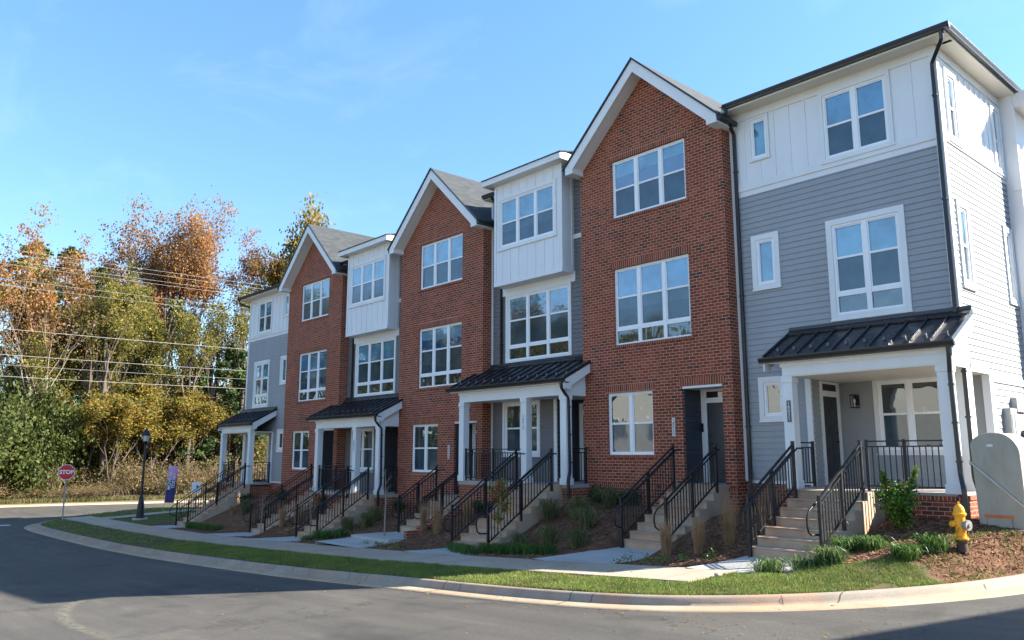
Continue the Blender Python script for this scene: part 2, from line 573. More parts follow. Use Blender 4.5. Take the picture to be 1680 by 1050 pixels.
def wall(mb, plane, c, a0, a1, z0, z1, holes=(), lap=0.0, out=1, m=0, reveal=0.0, rm=None, lip=0.015, slot=0.0045):
    """wall sheet with openings. plane 'y': faces -Y at y=c, a is x. plane 'x': faces +X (out=1) or -X (out=-1) at x=c, a is y."""
    def P(a, z, o):
        if plane == 'y': return (a, c - o, z)
        return (c + o * out, a, z)
    flip = (plane == 'x' and out < 0)
    def F(pts, mi):
        mb.face(list(reversed(pts)) if flip else pts, mi)
    zs = {z0, z1}
    if lap:
        k = math.ceil((z0 + 50) / lap)
        z = k * lap - 50
        while z < z1 - 1e-4:
            if z > z0 + 1e-4: zs.add(round(z, 5))
            z += lap
    for h in holes:
        for z in (h[2], h[3]):
            if z0 < z < z1: zs.add(round(z, 5))
    zs = sorted(zs)
    xs = sorted({a0, a1} | {v for h in holes for v in (h[0], h[1]) if a0 < v < a1})
    for i in range(len(zs) - 1):
        za, zb = zs[i], zs[i + 1]
        if lap:
            fa = ((za + 50) / lap); kk = math.floor(fa + 1e-3)
            oa = lip * (1 - (fa - kk)); ob = lip * (1 - ((zb + 50) / lap - kk))
            oa = min(lip, max(0, oa)); ob = min(lip, max(0, ob))
            isb = abs(fa - round(fa)) < 1e-3
        else: oa = ob = 0; isb = False
        run = None
        for j in range(len(xs) - 1):
            xa, xb = xs[j], xs[j + 1]
            xm, zm = (xa + xb) / 2, (za + zb) / 2
            if any(h[0] < xm < h[1] and h[2] < zm < h[3] for h in holes): continue
            zt_ = zb
            if lap and abs((zb + 50) / lap - round((zb + 50) / lap)) < 1e-3: zt_ = zb - slot      # open shadow joint under the next board
            F([P(xa, za, oa), P(xb, za, oa), P(xb, zt_, ob), P(xa, zt_, ob)], m)
            if lap: F([P(xa, za, -0.02), P(xb, za, -0.02), P(xb, zb, -0.02), P(xa, zb, -0.02)], m)
            if isb: F([P(xa, za, 0), P(xb, za, 0), P(xb, za, oa), P(xa, za, oa)], m)
    if reveal:
        r = m if rm is None else rm
        for (h0, h1, h2, h3) in holes:
            F([P(h0, h2, 0), P(h0, h3, 0), P(h0, h3, -reveal), P(h0, h2, -reveal)], r)
            F([P(h1, h3, 0), P(h1, h2, 0), P(h1, h2, -reveal), P(h1, h3, -reveal)], r)
            F([P(h0, h3, 0), P(h1, h3, 0), P(h1, h3, -reveal), P(h0, h3, -reveal)], r)
            F([P(h1, h2, 0), P(h0, h2, 0), P(h0, h2, -reveal), P(h1, h2, -reveal)], r)


WRNG = random.Random(2024)


def window(par, plane, c, a0, a1, z0, z1, cols=3, rail=0.5, transom=0.0, trim=0.0, sill=True, out=1, kinds=None, fw=0.05, label=None, header=0.0, single=False):
    """window unit: part 'window' (frame mesh) with sub-parts glass and trim. c = plane of the frame's outer face."""
    def bx(mb, p0, p1, q0, q1, o0, o1, m=0):
        # p along wall, q up, o outward offset from c
        if plane == 'y': mb.box(p0, p1, c - o1, c - o0, q0, q1, m)
        else: mb.box(c + out * o0, c + out * o1, p0, p1, q0, q1, m)
    fr = MB(); gl = MB()
    D = 0.055
    bx(fr, a0, a0 + fw, z0, z1, -D, 0); bx(fr, a1 - fw, a1, z0, z1, -D, 0)
    bx(fr, a0 + fw, a1 - fw, z1 - fw, z1, -D, 0); bx(fr, a0 + fw, a1 - fw, z0, z0 + fw, -D, 0)
    mw = 0.11
    kd_ = kinds or ('up', 'low', 'clear')
    lift = WRNG.choice((0, 0, 0, 0, 0.25, 0.45)) if kd_[0] in ('up', 'shade') else 0
    lowb = WRNG.choice((0, 0, 0, 0.4, 1.0)) if kd_[0] in ('up', 'shade') else 0
    W = (a1 - a0 - 2 * fw - mw * (cols - 1)) / cols
    zt = z0 + fw
    if transom:
        bx(fr, a0 + fw, a1 - fw, z0 + fw + transom, z0 + fw + transom + 0.10, -D, -0.004)
        zt = z0 + fw + transom + 0.10
    for k in range(cols):
        b0 = a0 + fw + k * (W + mw); b1 = b0 + W
        if k: bx(fr, b0 - mw, b0, z0 + fw, z1 - fw, -D, 0.004)
        ztop = z1 - fw
        zr_ = zt + (ztop - zt) * rail
        s = 0.028
        # sash rails
        if not single:
            bx(fr, b0, b1, zr_ - 0.025, zr_ + 0.025, -D, -0.014)
        for (p, q) in ((b0, b0 + s), (b1 - s, b1)): bx(fr, p, q, zt, ztop, -D, -0.02)
        bx(fr, b0, b1, ztop - s, ztop, -D, -0.022); bx(fr, b0, b1, zt, zt + s, -D, -0.022)
        def pane(q0, q1, mi, off):
            if plane == 'y': gl.face([(b0, c + off, q0), (b1, c + off, q0), (b1, c + off, q1), (b0, c + off, q1)], mi)
            else:
                x = c - out * off
                pts = [(x, b0, q0), (x, b1, q0), (x, b1, q1), (x, b0, q1)]
                gl.face(pts if out > 0 else pts[::-1], mi)
        kd = kinds or ('up', 'low', 'clear')
        ix = {'up': 0, 'low': 1, 'clear': 2, 'shade': 3}
        if kd[0] in ('up', 'shade'):
            q0_ = zt if single else zr_
            gp = 0.055
            for (u0, u1, v0, v1) in ((b0, b0 + gp, q0_, ztop), (b0, b1, ztop - gp * 1.1, ztop)):
                if plane == 'y': gl.face([(u0, c + 0.0285, v0), (u1, c + 0.0285, v0), (u1, c + 0.0285, v1), (u0, c + 0.0285, v1)], 4)
                else:
                    xx = c - out * 0.0285
                    P4 = [(xx, u0, v0), (xx, u1, v0), (xx, u1, v1), (xx, u0, v1)]
                    gl.face(P4 if out > 0 else P4[::-1], 4)
        if single: pane(zt, ztop, ix[kd[0]], 0.035)
        else:
            lf = lift + (WRNG.uniform(-0.12, 0.12) if lift else 0)
            zc_ = zr_ + (ztop - zr_) * max(0, lf)
            pane(zc_, ztop, ix[kd[0]], 0.030)
            if zc_ > zr_: pane(zr_, zc_, 4, 0.030)
            zl_ = zr_ - (zr_ - zt) * lowb
            if lowb < 1: pane(zt, zl_, ix[kd[1]], 0.040)
            if lowb > 0: pane(zl_, zr_, 5, 0.040)
        if transom: pane(z0 + fw, z0 + fw + transom, ix[kd[2]], 0.035)
    w = fr.build('window', M['frame'], par)
    if label: w['label'] = label
    gl.build('glass', [M['glass_up'], M['glass_low'], M['glass_clear'], M['glass_shade'], M['glass_gap'], M['glass_low2']], w)
    if trim:
        t = MB(); o = 0.028
        bx(t, a0 - trim, a0, z0 - trim, z1 + trim + header, -0.03, o); bx(t, a1, a1 + trim, z0 - trim, z1 + trim + header, -0.03, o)
        bx(t, a0, a1, z1, z1 + trim + header, -0.03, o); bx(t, a0, a1, z0 - trim, z0, -0.03, o)
        bx(t, a0 - trim - 0.015, a1 + trim + 0.015, z0 - trim - 0.012, z0 - trim + 0.025, -0.03, o + 0.012)
        t.build('trim', M['white'], w)
    return w


def stairs(par, xl, xr, Y0, z0, zf, n, t, Yend, g=0.5):
    r = (zf - z0) / n
    mb = MB()
    zb = z0 - 0.35
    poly = [(xl, Y0, zb)]
    for k in range(n):
        poly.append((xl, Y0 + t * k, z0 + r * k)); 
        poly.append((xl, Y0 + t * k, z0 + r * (k + 1) - 0.03))
        poly.append((xl, Y0 + t * k - 0.022, z0 + r * (k + 1) - 0.022))
        poly.append((xl, Y0 + t * k - 0.022, z0 + r * (k + 1)))
    poly.append((xl, Yend, zf)); poly.append((xl, Yend, zf - 1.2)); poly.append((xl, Y0 + t * (n - 2), zb + 0.25))
    mb.prism(poly, (xr - xl, 0, 0))
    mb.build('steps', M['steps'], par, world=True)
    # railings on both edges
    for side, x in ((1, xl + 0.055), (-1, xr - 0.055)):
        rl = MB()
        yb = Y0 - 0.06 if side == 1 else Y0 - 0.02
        zn = lambda y: z0 + r + (y - Y0) * r / t
        yt = Y0 + t * (n - 1) - 0.05
        H = 0.93
        for h, w_, hh in ((H, 0.045, 0.03), (H - 0.11, 0.028, 0.028), (0.09, 0.03, 0.03)):
            rl.tube([(x, yb, zn(yb) + h), (x, yt, zn(yt) + h)], 0, rect=(w_, hh))
        nb = max(3, int((yt - yb) / 0.105))
        for k in range(1, nb):
            y = yb + (yt - yb) * k / nb
            z = zn(y)
            rl.box(x - 0.0095, x + 0.0095, y - 0.0095, y + 0.0095, z + 0.09, z + H - 0.11)
        ro = rl.build('stair_railing', M['iron'], par, world=True)
        ym = (yb + yt) / 2
        for y, zlow, top in ((yb, z0 - 0.1, H + 0.05), (ym, zn(ym) - r * 1.2, H), (yt, zf - 0.25, H + 0.06)):
            p = MB(); p.box(x - 0.028, x + 0.028, y - 0.028, y + 0.028, zlow, zn(y) + top)
            p.box(x - 0.033, x + 0.033, y - 0.033, y + 0.033, zn(y) + top, zn(y) + top + 0.012)
            p.build('post', M['iron'], ro, world=True)
        hr = MB(); xi = x + side * 0.075
        zz = lambda y: zn(y) + H - 0.09
        ps = [(xi, yt + 0.28, zz(yt) + 0.02), (xi, yt + 0.03, zz(yt) + 0.015), (xi, yb - 0.02, zz(yb)), (xi, yb - 0.22, zz(yb) - 0.09), (xi, yb - 0.31, zz(yb) - 0.20), (xi, yb - 0.33, zz(yb) - 0.33),
              (xi, yb - 0.29, zz(yb) - 0.46), (xi, yb - 0.2, zz(yb) - 0.52), (xi, yb - 0.05, zz(yb) - 0.52), (x, yb, zz(yb) - 0.52)]
        hr.tube(ps, 0.019, 8)
        for y in (yb + 0.15, ym, yt - 0.1): hr.tube([(x, y, zz(y) - 0.05), (xi, y, zz(y))], 0.008, 6)
        hr.build('handrail', M['iron'], ro, smooth=True, world=True)


def flat_rail(par, pa, pb, zf, posts=(0.0, 1.0), H=0.98):
    rl = MB()
    a, b = Vector((pa[0], pa[1], 0)), Vector((pb[0], pb[1], 0))
    L = (b - a).length
    for h, w_, hh in ((H - 0.015, 0.04, 0.028), (H - 0.12, 0.026, 0.026), (0.09, 0.026, 0.026)):
        rl.tube([(a.x, a.y, zf + h), (b.x, b.y, zf + h)], 0, rect=(w_, hh))
    n = max(2, int(L / 0.11))
    for k in range(1, n):
        p = a.lerp(b, k / n)
        rl.box(p.x - 0.0095, p.x + 0.0095, p.y - 0.0095, p.y + 0.0095, zf + 0.09, zf + H - 0.12)
    o = rl.build('porch_railing', M['iron'], par)
    for f in posts:
        p = a.lerp(b, f)
        q = MB(); q.box(p.x - 0.026, p.x + 0.026, p.y - 0.026, p.y + 0.026, zf, zf + H + 0.02)
        q.build('post', M['iron'], o)


def column(par, x0, y0, w, zb, zt):
    mb = MB()
    mb.box(x0, x0 + w, y0, y0 + w, zb + 0.18, zt - 0.13)
    mb.box(x0 - 0.022, x0 + w + 0.022, y0 - 0.022, y0 + w + 0.022, zb, zb + 0.18)
    mb.box(x0 - 0.018, x0 + w + 0.018, y0 - 0.018, y0 + w + 0.018, zt - 0.13, zt - 0.002)
    return mb.build('column', M['white'], par, bevel=0.006)


def gutter_x(par, x0, x1, yf, z0, name='gutter'):
    """K-style gutter along X; yf = front lip"""
    mb = MB()
    prof = [(yf + 0.12, z0), (yf + 0.035, z0), (yf + 0.03, z0 + 0.03), (yf + 0.005, z0 + 0.08), (yf, z0 + 0.095), (yf, z0 + 0.12), (yf + 0.012, z0 + 0.12), (yf + 0.012, z0 + 0.10), (yf + 0.12, z0 + 0.10)]
    mb.prism([(x0, y, z) for y, z in prof], (x1 - x0, 0, 0))
    return mb.build(name, M['gutter'], par)


def gutter_y(par, y0, y1, xf, z0, s=1):
    mb = MB()
    prof = [(xf - s * 0.12, z0), (xf - s * 0.035, z0), (xf - s * 0.03, z0 + 0.03), (xf - s * 0.005, z0 + 0.08), (xf, z0 + 0.095), (xf, z0 + 0.12), (xf - s * 0.012, z0 + 0.12), (xf - s * 0.012, z0 + 0.10), (xf - s * 0.12, z0 + 0.10)]
    mb.prism([(x, y0, z) for x, z in prof], (0, y1 - y0, 0))
    return mb.build('gutter', M['gutter'], par)


def downspout(par, pts, w=0.075, d=0.055):
    mb = MB()
    P = [Vector(p) for p in pts]
    q = [P[0]]
    for k in range(1, len(P) - 1):
        a = (P[k - 1] - P[k]); b = (P[k + 1] - P[k])
        e = min(0.07, a.length * 0.45, b.length * 0.45)
        q += [P[k] + a.normalized() * e, P[k] + (a.normalized() + b.normalized()) * e * 0.22, P[k] + b.normalized() * e]
    q.append(P[-1])
    mb.tube(q, 0, rect=(w, d))
    for k in range(len(P) - 1):
        if (P[k + 1] - P[k]).length > 1.5:
            for f in (0.12, 0.5, 0.88):
                c = P[k].lerp(P[k + 1], f)
                mb.box(c.x - 0.05, c.x + 0.05, c.y - 0.032, c.y + 0.05, c.z - 0.02, c.z + 0.02)
    return mb.build('downspout', M['gutter'], par)


def metal_porch_roof(par, x0, x1, ye, ze, yw, zw, left_wall=None):
    """standing-seam lean-to roof from eave (ye,ze) up to wall (yw,zw)"""
    mb = MB()
    th = 0.03
    mb.prism([(x0, ye, ze), (x0, yw, zw), (x0, yw, zw - th), (x0, ye, ze - th)], (x1 - x0, 0, 0))
    n = max(3, int(round((x1 - x0) / 0.39)))
    sl = (zw - ze) / (yw - ye)
    for k in range(n + 1):
        x = x0 + (x1 - x0) * k / n
        if k == 0: x += 0.02
        if k == n: x -= 0.02
        mb.prism([(x - 0.013, ye + 0.02, ze + 0.01), (x - 0.013, yw - 0.12, zw - 0.12 * sl + 0.002), (x - 0.013, yw - 0.12, zw - 0.12 * sl + 0.045), (x - 0.013, ye + 0.02, ze + 0.055)], (0.026, 0, 0))
    # apron flashing against the wall
    mb.prism([(x0, yw - 0.16, zw - 0.16 * sl + 0.012), (x0, yw - 0.012, zw + 0.02), (x0, yw - 0.012, zw + 0.13), (x0, yw - 0.03, zw + 0.13), (x0, yw - 0.03, zw + 0.06), (x0, yw - 0.17, zw - 0.16 * sl + 0.05)], (x1 - x0, 0, 0))
    # edge trim
    for x in (x0 - 0.015, x1 - 0.015):
        mb.prism([(x, ye - 0.01, ze - 0.05), (x, yw, zw - 0.05), (x, yw, zw + 0.05), (x, ye - 0.01, ze + 0.05)], (0.03, 0, 0))
    o = mb.build('porch_roof', M['metal_roof'], par)
    sg = MB()
    for row, off in ((0.30, 0.0), (0.52, 0.5)):
        for k in range(n):
            x = x0 + (x1 - x0) * (k + 0.5) / n
            y = ye + row if (k % 2 == 0 or row < 0.4) else ye + row
            if row > 0.4: continue
            z = ze + (y - ye) * sl
            sg.face([(x - 0.035, y, z + 0.004), (x + 0.035, y, z + 0.004), (x + 0.025, y + 0.01, z + 0.075), (x - 0.025, y + 0.01, z + 0.075)])
            sg.prism([(x - 0.03, y, z + 0.004), (x - 0.03, y + 0.07, z + 0.004 + 0.07 * sl), (x - 0.03, y + 0.01, z + 0.07)], (0.06, 0, 0))
    sg.build('snow_guards', M['guard'], o)
    return o


def rake_board(mb, x, w, ye, ze, yw, zw, h=0.20, drop=0.0):
    """white sloping board under the edge of a lean-to roof at x..x+w"""
    mb.prism([(x, ye, ze - 0.05), (x, yw, zw - 0.05), (x, yw, zw - 0.05 - h), (x, ye + 0.30, ze - 0.05 - h + 0.12), (x, ye + 0.27, ze - 0.05 - h * 0.95), (x, ye, ze - 0.05 - h * 0.95)], (w, 0, 0))


def text_obj(name, body, size, loc, rot, mat, parent=None, depth=0.004, align='CENTER', spacing=1.0, line=1.0, bold=0.0):
    cu = bpy.data.curves.new(name, 'FONT')
    cu.body = body; cu.size = size; cu.extrude = depth; cu.align_x = align; cu.align_y = 'CENTER'
    cu.space_line = line; cu.space_character = spacing; cu.offset = bold
    cu.materials.append(mat)
    t = bpy.data.objects.new(name, cu)
    C.objects.link(t)
    bpy.context.view_layer.update()
    dg = bpy.context.evaluated_depsgraph_get()
    me = bpy.data.meshes.new_from_object(t.evaluated_get(dg))
    me.name = name
    bpy.data.objects.remove(t)
    o = bpy.data.objects.new(name, me)
    C.objects.link(o)
    o.rotation_euler = rot
    if parent:
        o.parent = parent
        o.location = Vector(loc) - ORG[parent.name]
    else: o.location = loc
    return o


M['plaque'] = metal_paint('grey_plaque', (0.10, 0.10, 0.105), 0.5)
M['plaque_light'] = metal_paint('pale_plaque', (0.62, 0.63, 0.63), 0.5)
M['digit_light'] = painted('light_digits', (0.8, 0.8, 0.78), 0.5)
M['digit_dark'] = painted('dark_digits', (0.04, 0.04, 0.05), 0.5)


def plaque(par, x, y, zc, number, light=False):
    mb = MB(); mb.box(x - 0.045, x + 0.045, y - 0.018, y, zc - 0.235, zc + 0.235)
    o = mb.build('house_number', M['plaque_light'] if light else M['plaque'], par)
    p = tw((x, y - 0.018, zc))
    text_obj('digits', '\n'.join(number), 0.10, p, (R(90), 0, 0), M['digit_dark'] if light else M['digit_light'], o, 0.003, line=0.84)
    return o


def lamp_part(par, x, y, z):
    mb = MB()
    mb.box(x - 0.06, x + 0.06, y - 0.02, y, z - 0.10, z + 0.12)
    mb.box(x - 0.075, x + 0.075, y - 0.20, y - 0.04, z + 0.12, z + 0.145)
    mb.box(x - 0.075, x + 0.075, y - 0.20, y - 0.04, z - 0.17, z - 0.15)
    for a in (-0.07, 0.06):
        for b in (-0.195, -0.055): mb.box(x + a, x + a + 0.012, y + b, y + b + 0.012, z - 0.15, z + 0.12)
    mb.box(x - 0.015, x + 0.015, y - 0.05, y, z + 0.05, z + 0.08)
    o = mb.build('wall_lamp', M['iron'], par)
    g = MB(); g.lathe([(0.012, -0.15), (0.014, -0.05), (0.026, -0.01), (0.02, 0.03), (0.004, 0.05)], (x, y - 0.12, z), 10)
    g.build('bulb', M['frame'], o, smooth=True)


def door_x(par, x, y0, y1, zb, zt, mat):
    """door in a wall facing +X, opening y0..y1; white frame, slab, transom"""
    f = MB(); tr = 0.11
    f.box(x - 0.02, x + 0.03, y0 - tr, y0, zb, zt + 0.34); f.box(x - 0.02, x + 0.03, y1, y1 + tr, zb, zt + 0.34)
    f.box(x - 0.02, x + 0.028, y0, y1, zt, zt + 0.13); f.box(x - 0.02, x + 0.028, y0, y1, zt + 0.29, zt + 0.34)
    f.build('door_frame', M['white'], par)
    g = MB(); g.face([(x + 0.005, y0, zt + 0.13), (x + 0.005, y1, zt + 0.13), (x + 0.005, y1, zt + 0.29), (x + 0.005, y0, zt + 0.29)])
    g.build('transom', M['glass_door'], par)
    d = MB(); d.box(x - 0.03, x + 0.006, y0, y1, zb, zt)
    w = y1 - y0
    for (a, b) in ((0.12, 0.46), (0.54, 0.88)):
        for (q0, q1) in ((0.12, 0.95), (1.08, zt - zb - 0.12)):
            d.box(x + 0.006, x + 0.011, y0 + w * a, y0 + w * b, zb + q0, zb + q1)
    do = d.build('door', mat, par)
    h = MB(); yh = y0 + 0.08 * w + w * 0.80
    h.lathe([(0.028, 0), (0.028, 0.02)], (x + 0.006, yh, zb + 1.18), 12, axis='x')
    h.lathe([(0.026, 0), (0.026, 0.015), (0.01, 0.02), (0.01, 0.05)], (x + 0.006, yh, zb + 0.98), 12, axis='x')
    h.box(x + 0.045, x + 0.06, yh - 0.10, yh + 0.01, zb + 0.97, zb + 0.99)
    h.build('handle', M['iron'], do)


def door_y(par, y, x0, x1, zb, zt, mat, fl=0.12, fr=0.11):
    """door in a wall facing -Y (looking from the street)"""
    f = MB()
    f.box(x0 - fl, x0, y - 0.03, y + 0.02, zb, zt + 0.34); f.box(x1, x1 + fr, y - 0.03, y + 0.02, zb, zt + 0.34)
    f.box(x0, x1, y - 0.028, y + 0.02, zt, zt + 0.13); f.box(x0, x1, y - 0.028, y + 0.02, zt + 0.29, zt + 0.36)
    f.build('door_frame', M['white'], par)
    g = MB(); g.face([(x0, y - 0.005, zt + 0.13), (x1, y - 0.005, zt + 0.13), (x1, y - 0.005, zt + 0.29), (x0, y - 0.005, zt + 0.29)])
    g.build('transom', M['glass_door'], par)
    d = MB(); d.box(x0, x1, y - 0.006, y + 0.03, zb, zt)
    w = x1 - x0
    for (a, b) in ((0.12, 0.46), (0.54, 0.88)):
        for (q0, q1) in ((0.12, 0.95), (1.08, zt - zb - 0.12)):
            d.box(x0 + w * a, x0 + w * b, y - 0.011, y - 0.006, zb + q0, zb + q1)
    do = d.build('door', mat, par)
    h = MB(); xh = x0 + w * 0.08
    h.lathe([(0.026, 0), (0.026, -0.015), (0.01, -0.02), (0.01, -0.05)], (xh, y - 0.006, zb + 0.98), 12, axis='y')
    h.box(xh - 0.01, xh + 0.10, y - 0.066, y - 0.05, zb + 0.97, zb + 0.99)
    h.lathe([(0.028, 0), (0.028, -0.02)], (xh, y - 0.006, zb + 1.18), 12, axis='y')
    h.build('handle', M['iron'], do)


FL = -0.70
EAVE = 8.60      # soffit height (group A)


def main_roof(par, x0, x1, hip=0, y0=16.72, dz=0):
    """shingle slope over one house: eave at y0, ridge y=22.6; hip=1 slopes down to x1 too"""
    e, r, pitch = EAVE + 0.13, 22.6, 0.40
    zr_ = e + (r - y0) * pitch
    yb = 2 * r - y0
    mb = MB()
    if hip:
        h = (r - y0)
        a = (x0, y0, e); b = (x1, y0, e); c = (x1, yb, e); d = (x0, yb, e); p = (x0, r, zr_); q = (x1 - h if x1 - h > x0 else x0, r, zr_)
        if x1 - h <= x0:
            # ridge truncated at the party line
            t = (x1 - x0) / h
            ya = y0 + (x1 - x0); za = e + (x1 - x0) * pitch
            yb2 = yb - (x1 - x0)
            mb.face([a, b, (x0, ya, za)]); mb.face([b, c, (x0, yb2, za), (x0, ya, za)]); mb.face([c, d, (x0, yb2, za)])
            mb.face([(x0, ya, za), (x0, yb2, za), (x0, r, zr_)])
        else:
            mb.face([a, b, q, p]); mb.face([b, c, q]); mb.face([c, d, p, q])
    else:
        mb.face([(x0, y0, e), (x1, y0, e), (x1, r, zr_), (x0, r, zr_)])
        mb.face([(x1, yb, e), (x0, yb, e), (x0, r, zr_), (x1, r, zr_)])
    return mb.build('roof', M['shingle'], par)


def siding_house(root, mirrored, name_no):
    r = root
    # --- walls
    holes = [(-8.99, -6.00, -0.70, 1.70), (-8.29, -6.78, 6.74, 8.34), (-10.18, -9.72, 7.28, 8.34), (-8.27, -6.74, 3.07, 5.18), (-10.20, -9.68, 4.06, 5.22), (-10.20, -9.68, 0.88, 1.72)]
    w = MB()
    wall(w, 'y', 17.2, -10.78, -5.75, -0.62, 6.40, holes, lap=0.1385)
    X = -5.75
    side_h = [(17.52, 18.50, -0.70, 1.70), (17.66, 18.12, 3.50, 5.17), (20.52, 20.93, 3.52, 5.15)]
    wall(w, 'x', X, 17.2, 21.1, -0.62, 6.40, side_h, lap=0.1385)
    w.build('siding_wall', M['blue_siding'], r)
    u = MB()
    wall(u, 'y', 17.2, -10.78, -5.75, 6.40, 8.62, holes)
    s2 = [(17.66, 18.12, 6.65, 8.13), (20.52, 20.93, 6.66, 8.20)]
    wall(u, 'x', X, 17.2, 21.1, 6.40, 8.62, s2)
    for x in [-10.78 + 0.41 * k for k in range(1, 12)]:
        for (za, zb) in ((6.72, 8.40),):
            blocked = (-8.45 < x < -6.62) or (-10.36 < x < -9.56)
            if not blocked: u.box(x - 0.022, x + 0.022, 17.182, 17.201, za, zb)
            elif -10.36 < x < -9.56: u.box(x - 0.022, x + 0.022, 17.182, 17.201, 6.72, 7.18)
    for y in [17.2 + 0.33 * k for k in range(1, 12)]:
        if 17.5 < y < 18.3 or 20.35 < y: continue
        u.box(X - 0.001, X + 0.018, y - 0.022, y + 0.022, 6.72, 8.40)
    u.build('board_and_batten_wall', M['white_board'], r)
    # trims: belt, frieze, corner boards
    t = MB()
    t.box(-10.70, X - 0.0, 17.168, 17.202, 6.54, 6.72); t.box(X - 0.002, X + 0.032, 17.17, 21.1, 6.50, 6.72)
    t.box(-10.70, X, 17.170, 17.202, 8.40, 8.62); t.box(X - 0.002, X + 0.030, 17.17, 21.1, 8.40, 8.62)
    t.box(X - 0.11, X + 0.030, 17.165, 17.199, -0.62 + 2.35, 8.40)
    t.box(X - 0.001, X + 0.034, 17.172, 17.30, 1.73, 8.40)
    t.box(-10.775, -10.70, 17.16, 17.20, -0.62, 8.62)
    t.box(-10.70, -8.99, 17.17, 17.202, -0.67, -0.60)
    t.box(X - 0.002, X + 0.030, 18.75, 21.1, 1.52, 1.66)
    t.build('trim', M['white'], r)
    # recessed porch: door wall, back wall, ceiling, corner post, side opening trim
    p = MB()
    wall(p, 'x', -8.99, 17.2, 18.65, -0.70, 1.72, [(17.62, 18.40, -0.7, 1.66)], lap=0.1385, slot=0, lip=0.022)
    wall(p, 'y', 18.65, -8.99, -5.75, -0.70, 1.72, [(-8.17, -6.72, 0.08, 1.68)], lap=0.1385, slot=0, lip=0.022)
    p.build('porch_wall', M['blue_siding'], r)
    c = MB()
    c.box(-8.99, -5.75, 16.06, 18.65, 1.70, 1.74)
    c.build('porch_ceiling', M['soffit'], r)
    q = MB()
    q.box(-9.12, -8.985, 17.165, 17.24, -0.70, 1.72)
    q.build('corner_board', M['white'], r)
    q = MB()
    q.box(X - 0.25, X + 0.03, 17.17, 17.50, -0.70, 1.70)
    q.box(X - 0.285, X + 0.05, 17.14, 17.53, -0.70, -0.50)
    q.box(X - 0.12, X + 0.03, 18.50, 18.74, -0.70, 1.70)
    q.box(X - 0.25, X + 0.034, 17.5, 18.5, 1.66, 1.84)
    q.build('corner_post', M['white'], r)
    door_x(r, -8.985, 17.66, 18.36, -0.68, 1.34, M['door'])
    window(r, 'y', 18.64, -8.12, -6.74, 0.10, 1.67, 2, 0.52, trim=0.10, kinds=('clear', 'low', 'clear'))
    lamp_part(r, -8.62, 18.63, 1.25)
    # windows
    window(r, 'y', 17.185, -8.27, -6.80, 6.76, 8.32, 2, 0.5, trim=0.10)
    window(r, 'y', 17.185, -10.17, -9.73, 7.30, 8.32, 1, 0.5, trim=0.06, single=True, kinds=('shade', 'low', 'clear'))
    window(r, 'y', 17.185, -8.25, -6.76, 3.09, 5.16, 2, 0.52, transom=0.36, trim=0.13, kinds=('shade', 'low', 'clear'))
    window(r, 'y', 17.185, -10.18, -9.70, 4.08, 5.20, 1, 0.5, trim=0.13, single=True, kinds=('shade', 'low', 'clear'))
    window(r, 'y', 17.185, -10.18, -9.70, 0.90, 1.70, 1, 0.5, trim=0.13, single=True, kinds=('clear', 'low', 'clear'))
    window(r, 'x', X + 0.015, 17.68, 18.10, 6.67, 8.11, 1, 0.5, trim=0.12)
    window(r, 'x', X + 0.015, 20.54, 20.91, 6.68, 8.18, 1, 0.5, trim=0.12)
    window(r, 'x', X + 0.015, 17.68, 18.10, 3.52, 5.15, 1, 0.5, trim=0.13)
    window(r, 'x', X + 0.015, 20.54, 20.91, 3.54, 5.13, 1, 0.5, trim=0.13)
    # bump-out at the back of the side wall, and body behind
    b = MB()
    wall(b, 'y', 21.1, X, -5.45, -1.6, 8.62)
    wall(b, 'x', -5.45, 21.1, 28.4, -1.6, 8.62)
    b.face([(-10.78, 28.4, -1.6), (-5.45, 28.4, -1.6), (-5.45, 28.4, 8.62), (-10.78, 28.4, 8.62)][::-1])
    b.box(-5.452, -5.42, 21.08, 21.22, -1.6, 8.4); b.box(-5.60, -5.43, 21.07, 21.10, 6.2, 6.4)
    b.build('rear_bay_wall', M['white_board'], r)
    # brick foundation
    f = MB()
    wall(f, 'y', 17.215, -10.78, -8.99, -2.6, -0.66)
    wall(f, 'x', X - 0.01, 17.2, 28, -2.6, -0.60)
    wall(f, 'y', 16.02, -8.45, -5.62, -2.6, -0.76)
    wall(f, 'x', -5.62, 16.02, 17.22, -2.6, -0.76)
    wall(f, 'x', -9.05, 16.02, 17.2, -2.6, -0.76, out=-1)
    wall(f, 'y', 16.02, -9.05, -8.5, -2.6, -0.76)
    f.build('brick_base', M['brick'], r)
    f = MB(); f.box(-7.45, -5.60, 16.0, 16.12, -0.84, -0.757); f.box(-5.66, -5.605, 16.12, 17.2, -0.84, -0.757)
    f.build('brick_coping', M['soldier'], r)
    f = MB(); f.box(-9.05, -5.68, 16.06, 18.66, -0.82, -0.70)
    f.build('porch_floor', M['concrete'], r)
    # eave: soffit, fascia, gutter
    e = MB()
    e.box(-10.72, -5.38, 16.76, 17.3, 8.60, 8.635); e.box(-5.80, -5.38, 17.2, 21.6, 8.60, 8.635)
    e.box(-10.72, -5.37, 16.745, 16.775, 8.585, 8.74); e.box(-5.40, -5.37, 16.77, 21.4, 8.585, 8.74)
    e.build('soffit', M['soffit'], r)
    gutter_x(r, -10.62, -5.25, 16.63, 8.63); gutter_y(r, 16.63, 21.3, -5.25, 8.628)
    main_roof(r, -10.78, -5.30, hip=1, y0=16.68)
    gb = MB()   # small return of the rear gable eave
    gb.prism([(-5.45, 21.12, 8.28), (-5.45, 21.12, 8.66), (-4.35, 21.12, 8.60), (-4.35, 21.12, 8.34)], (0, 1.6, 0))
    gb.build('rear_eave_return', M['white'], r)
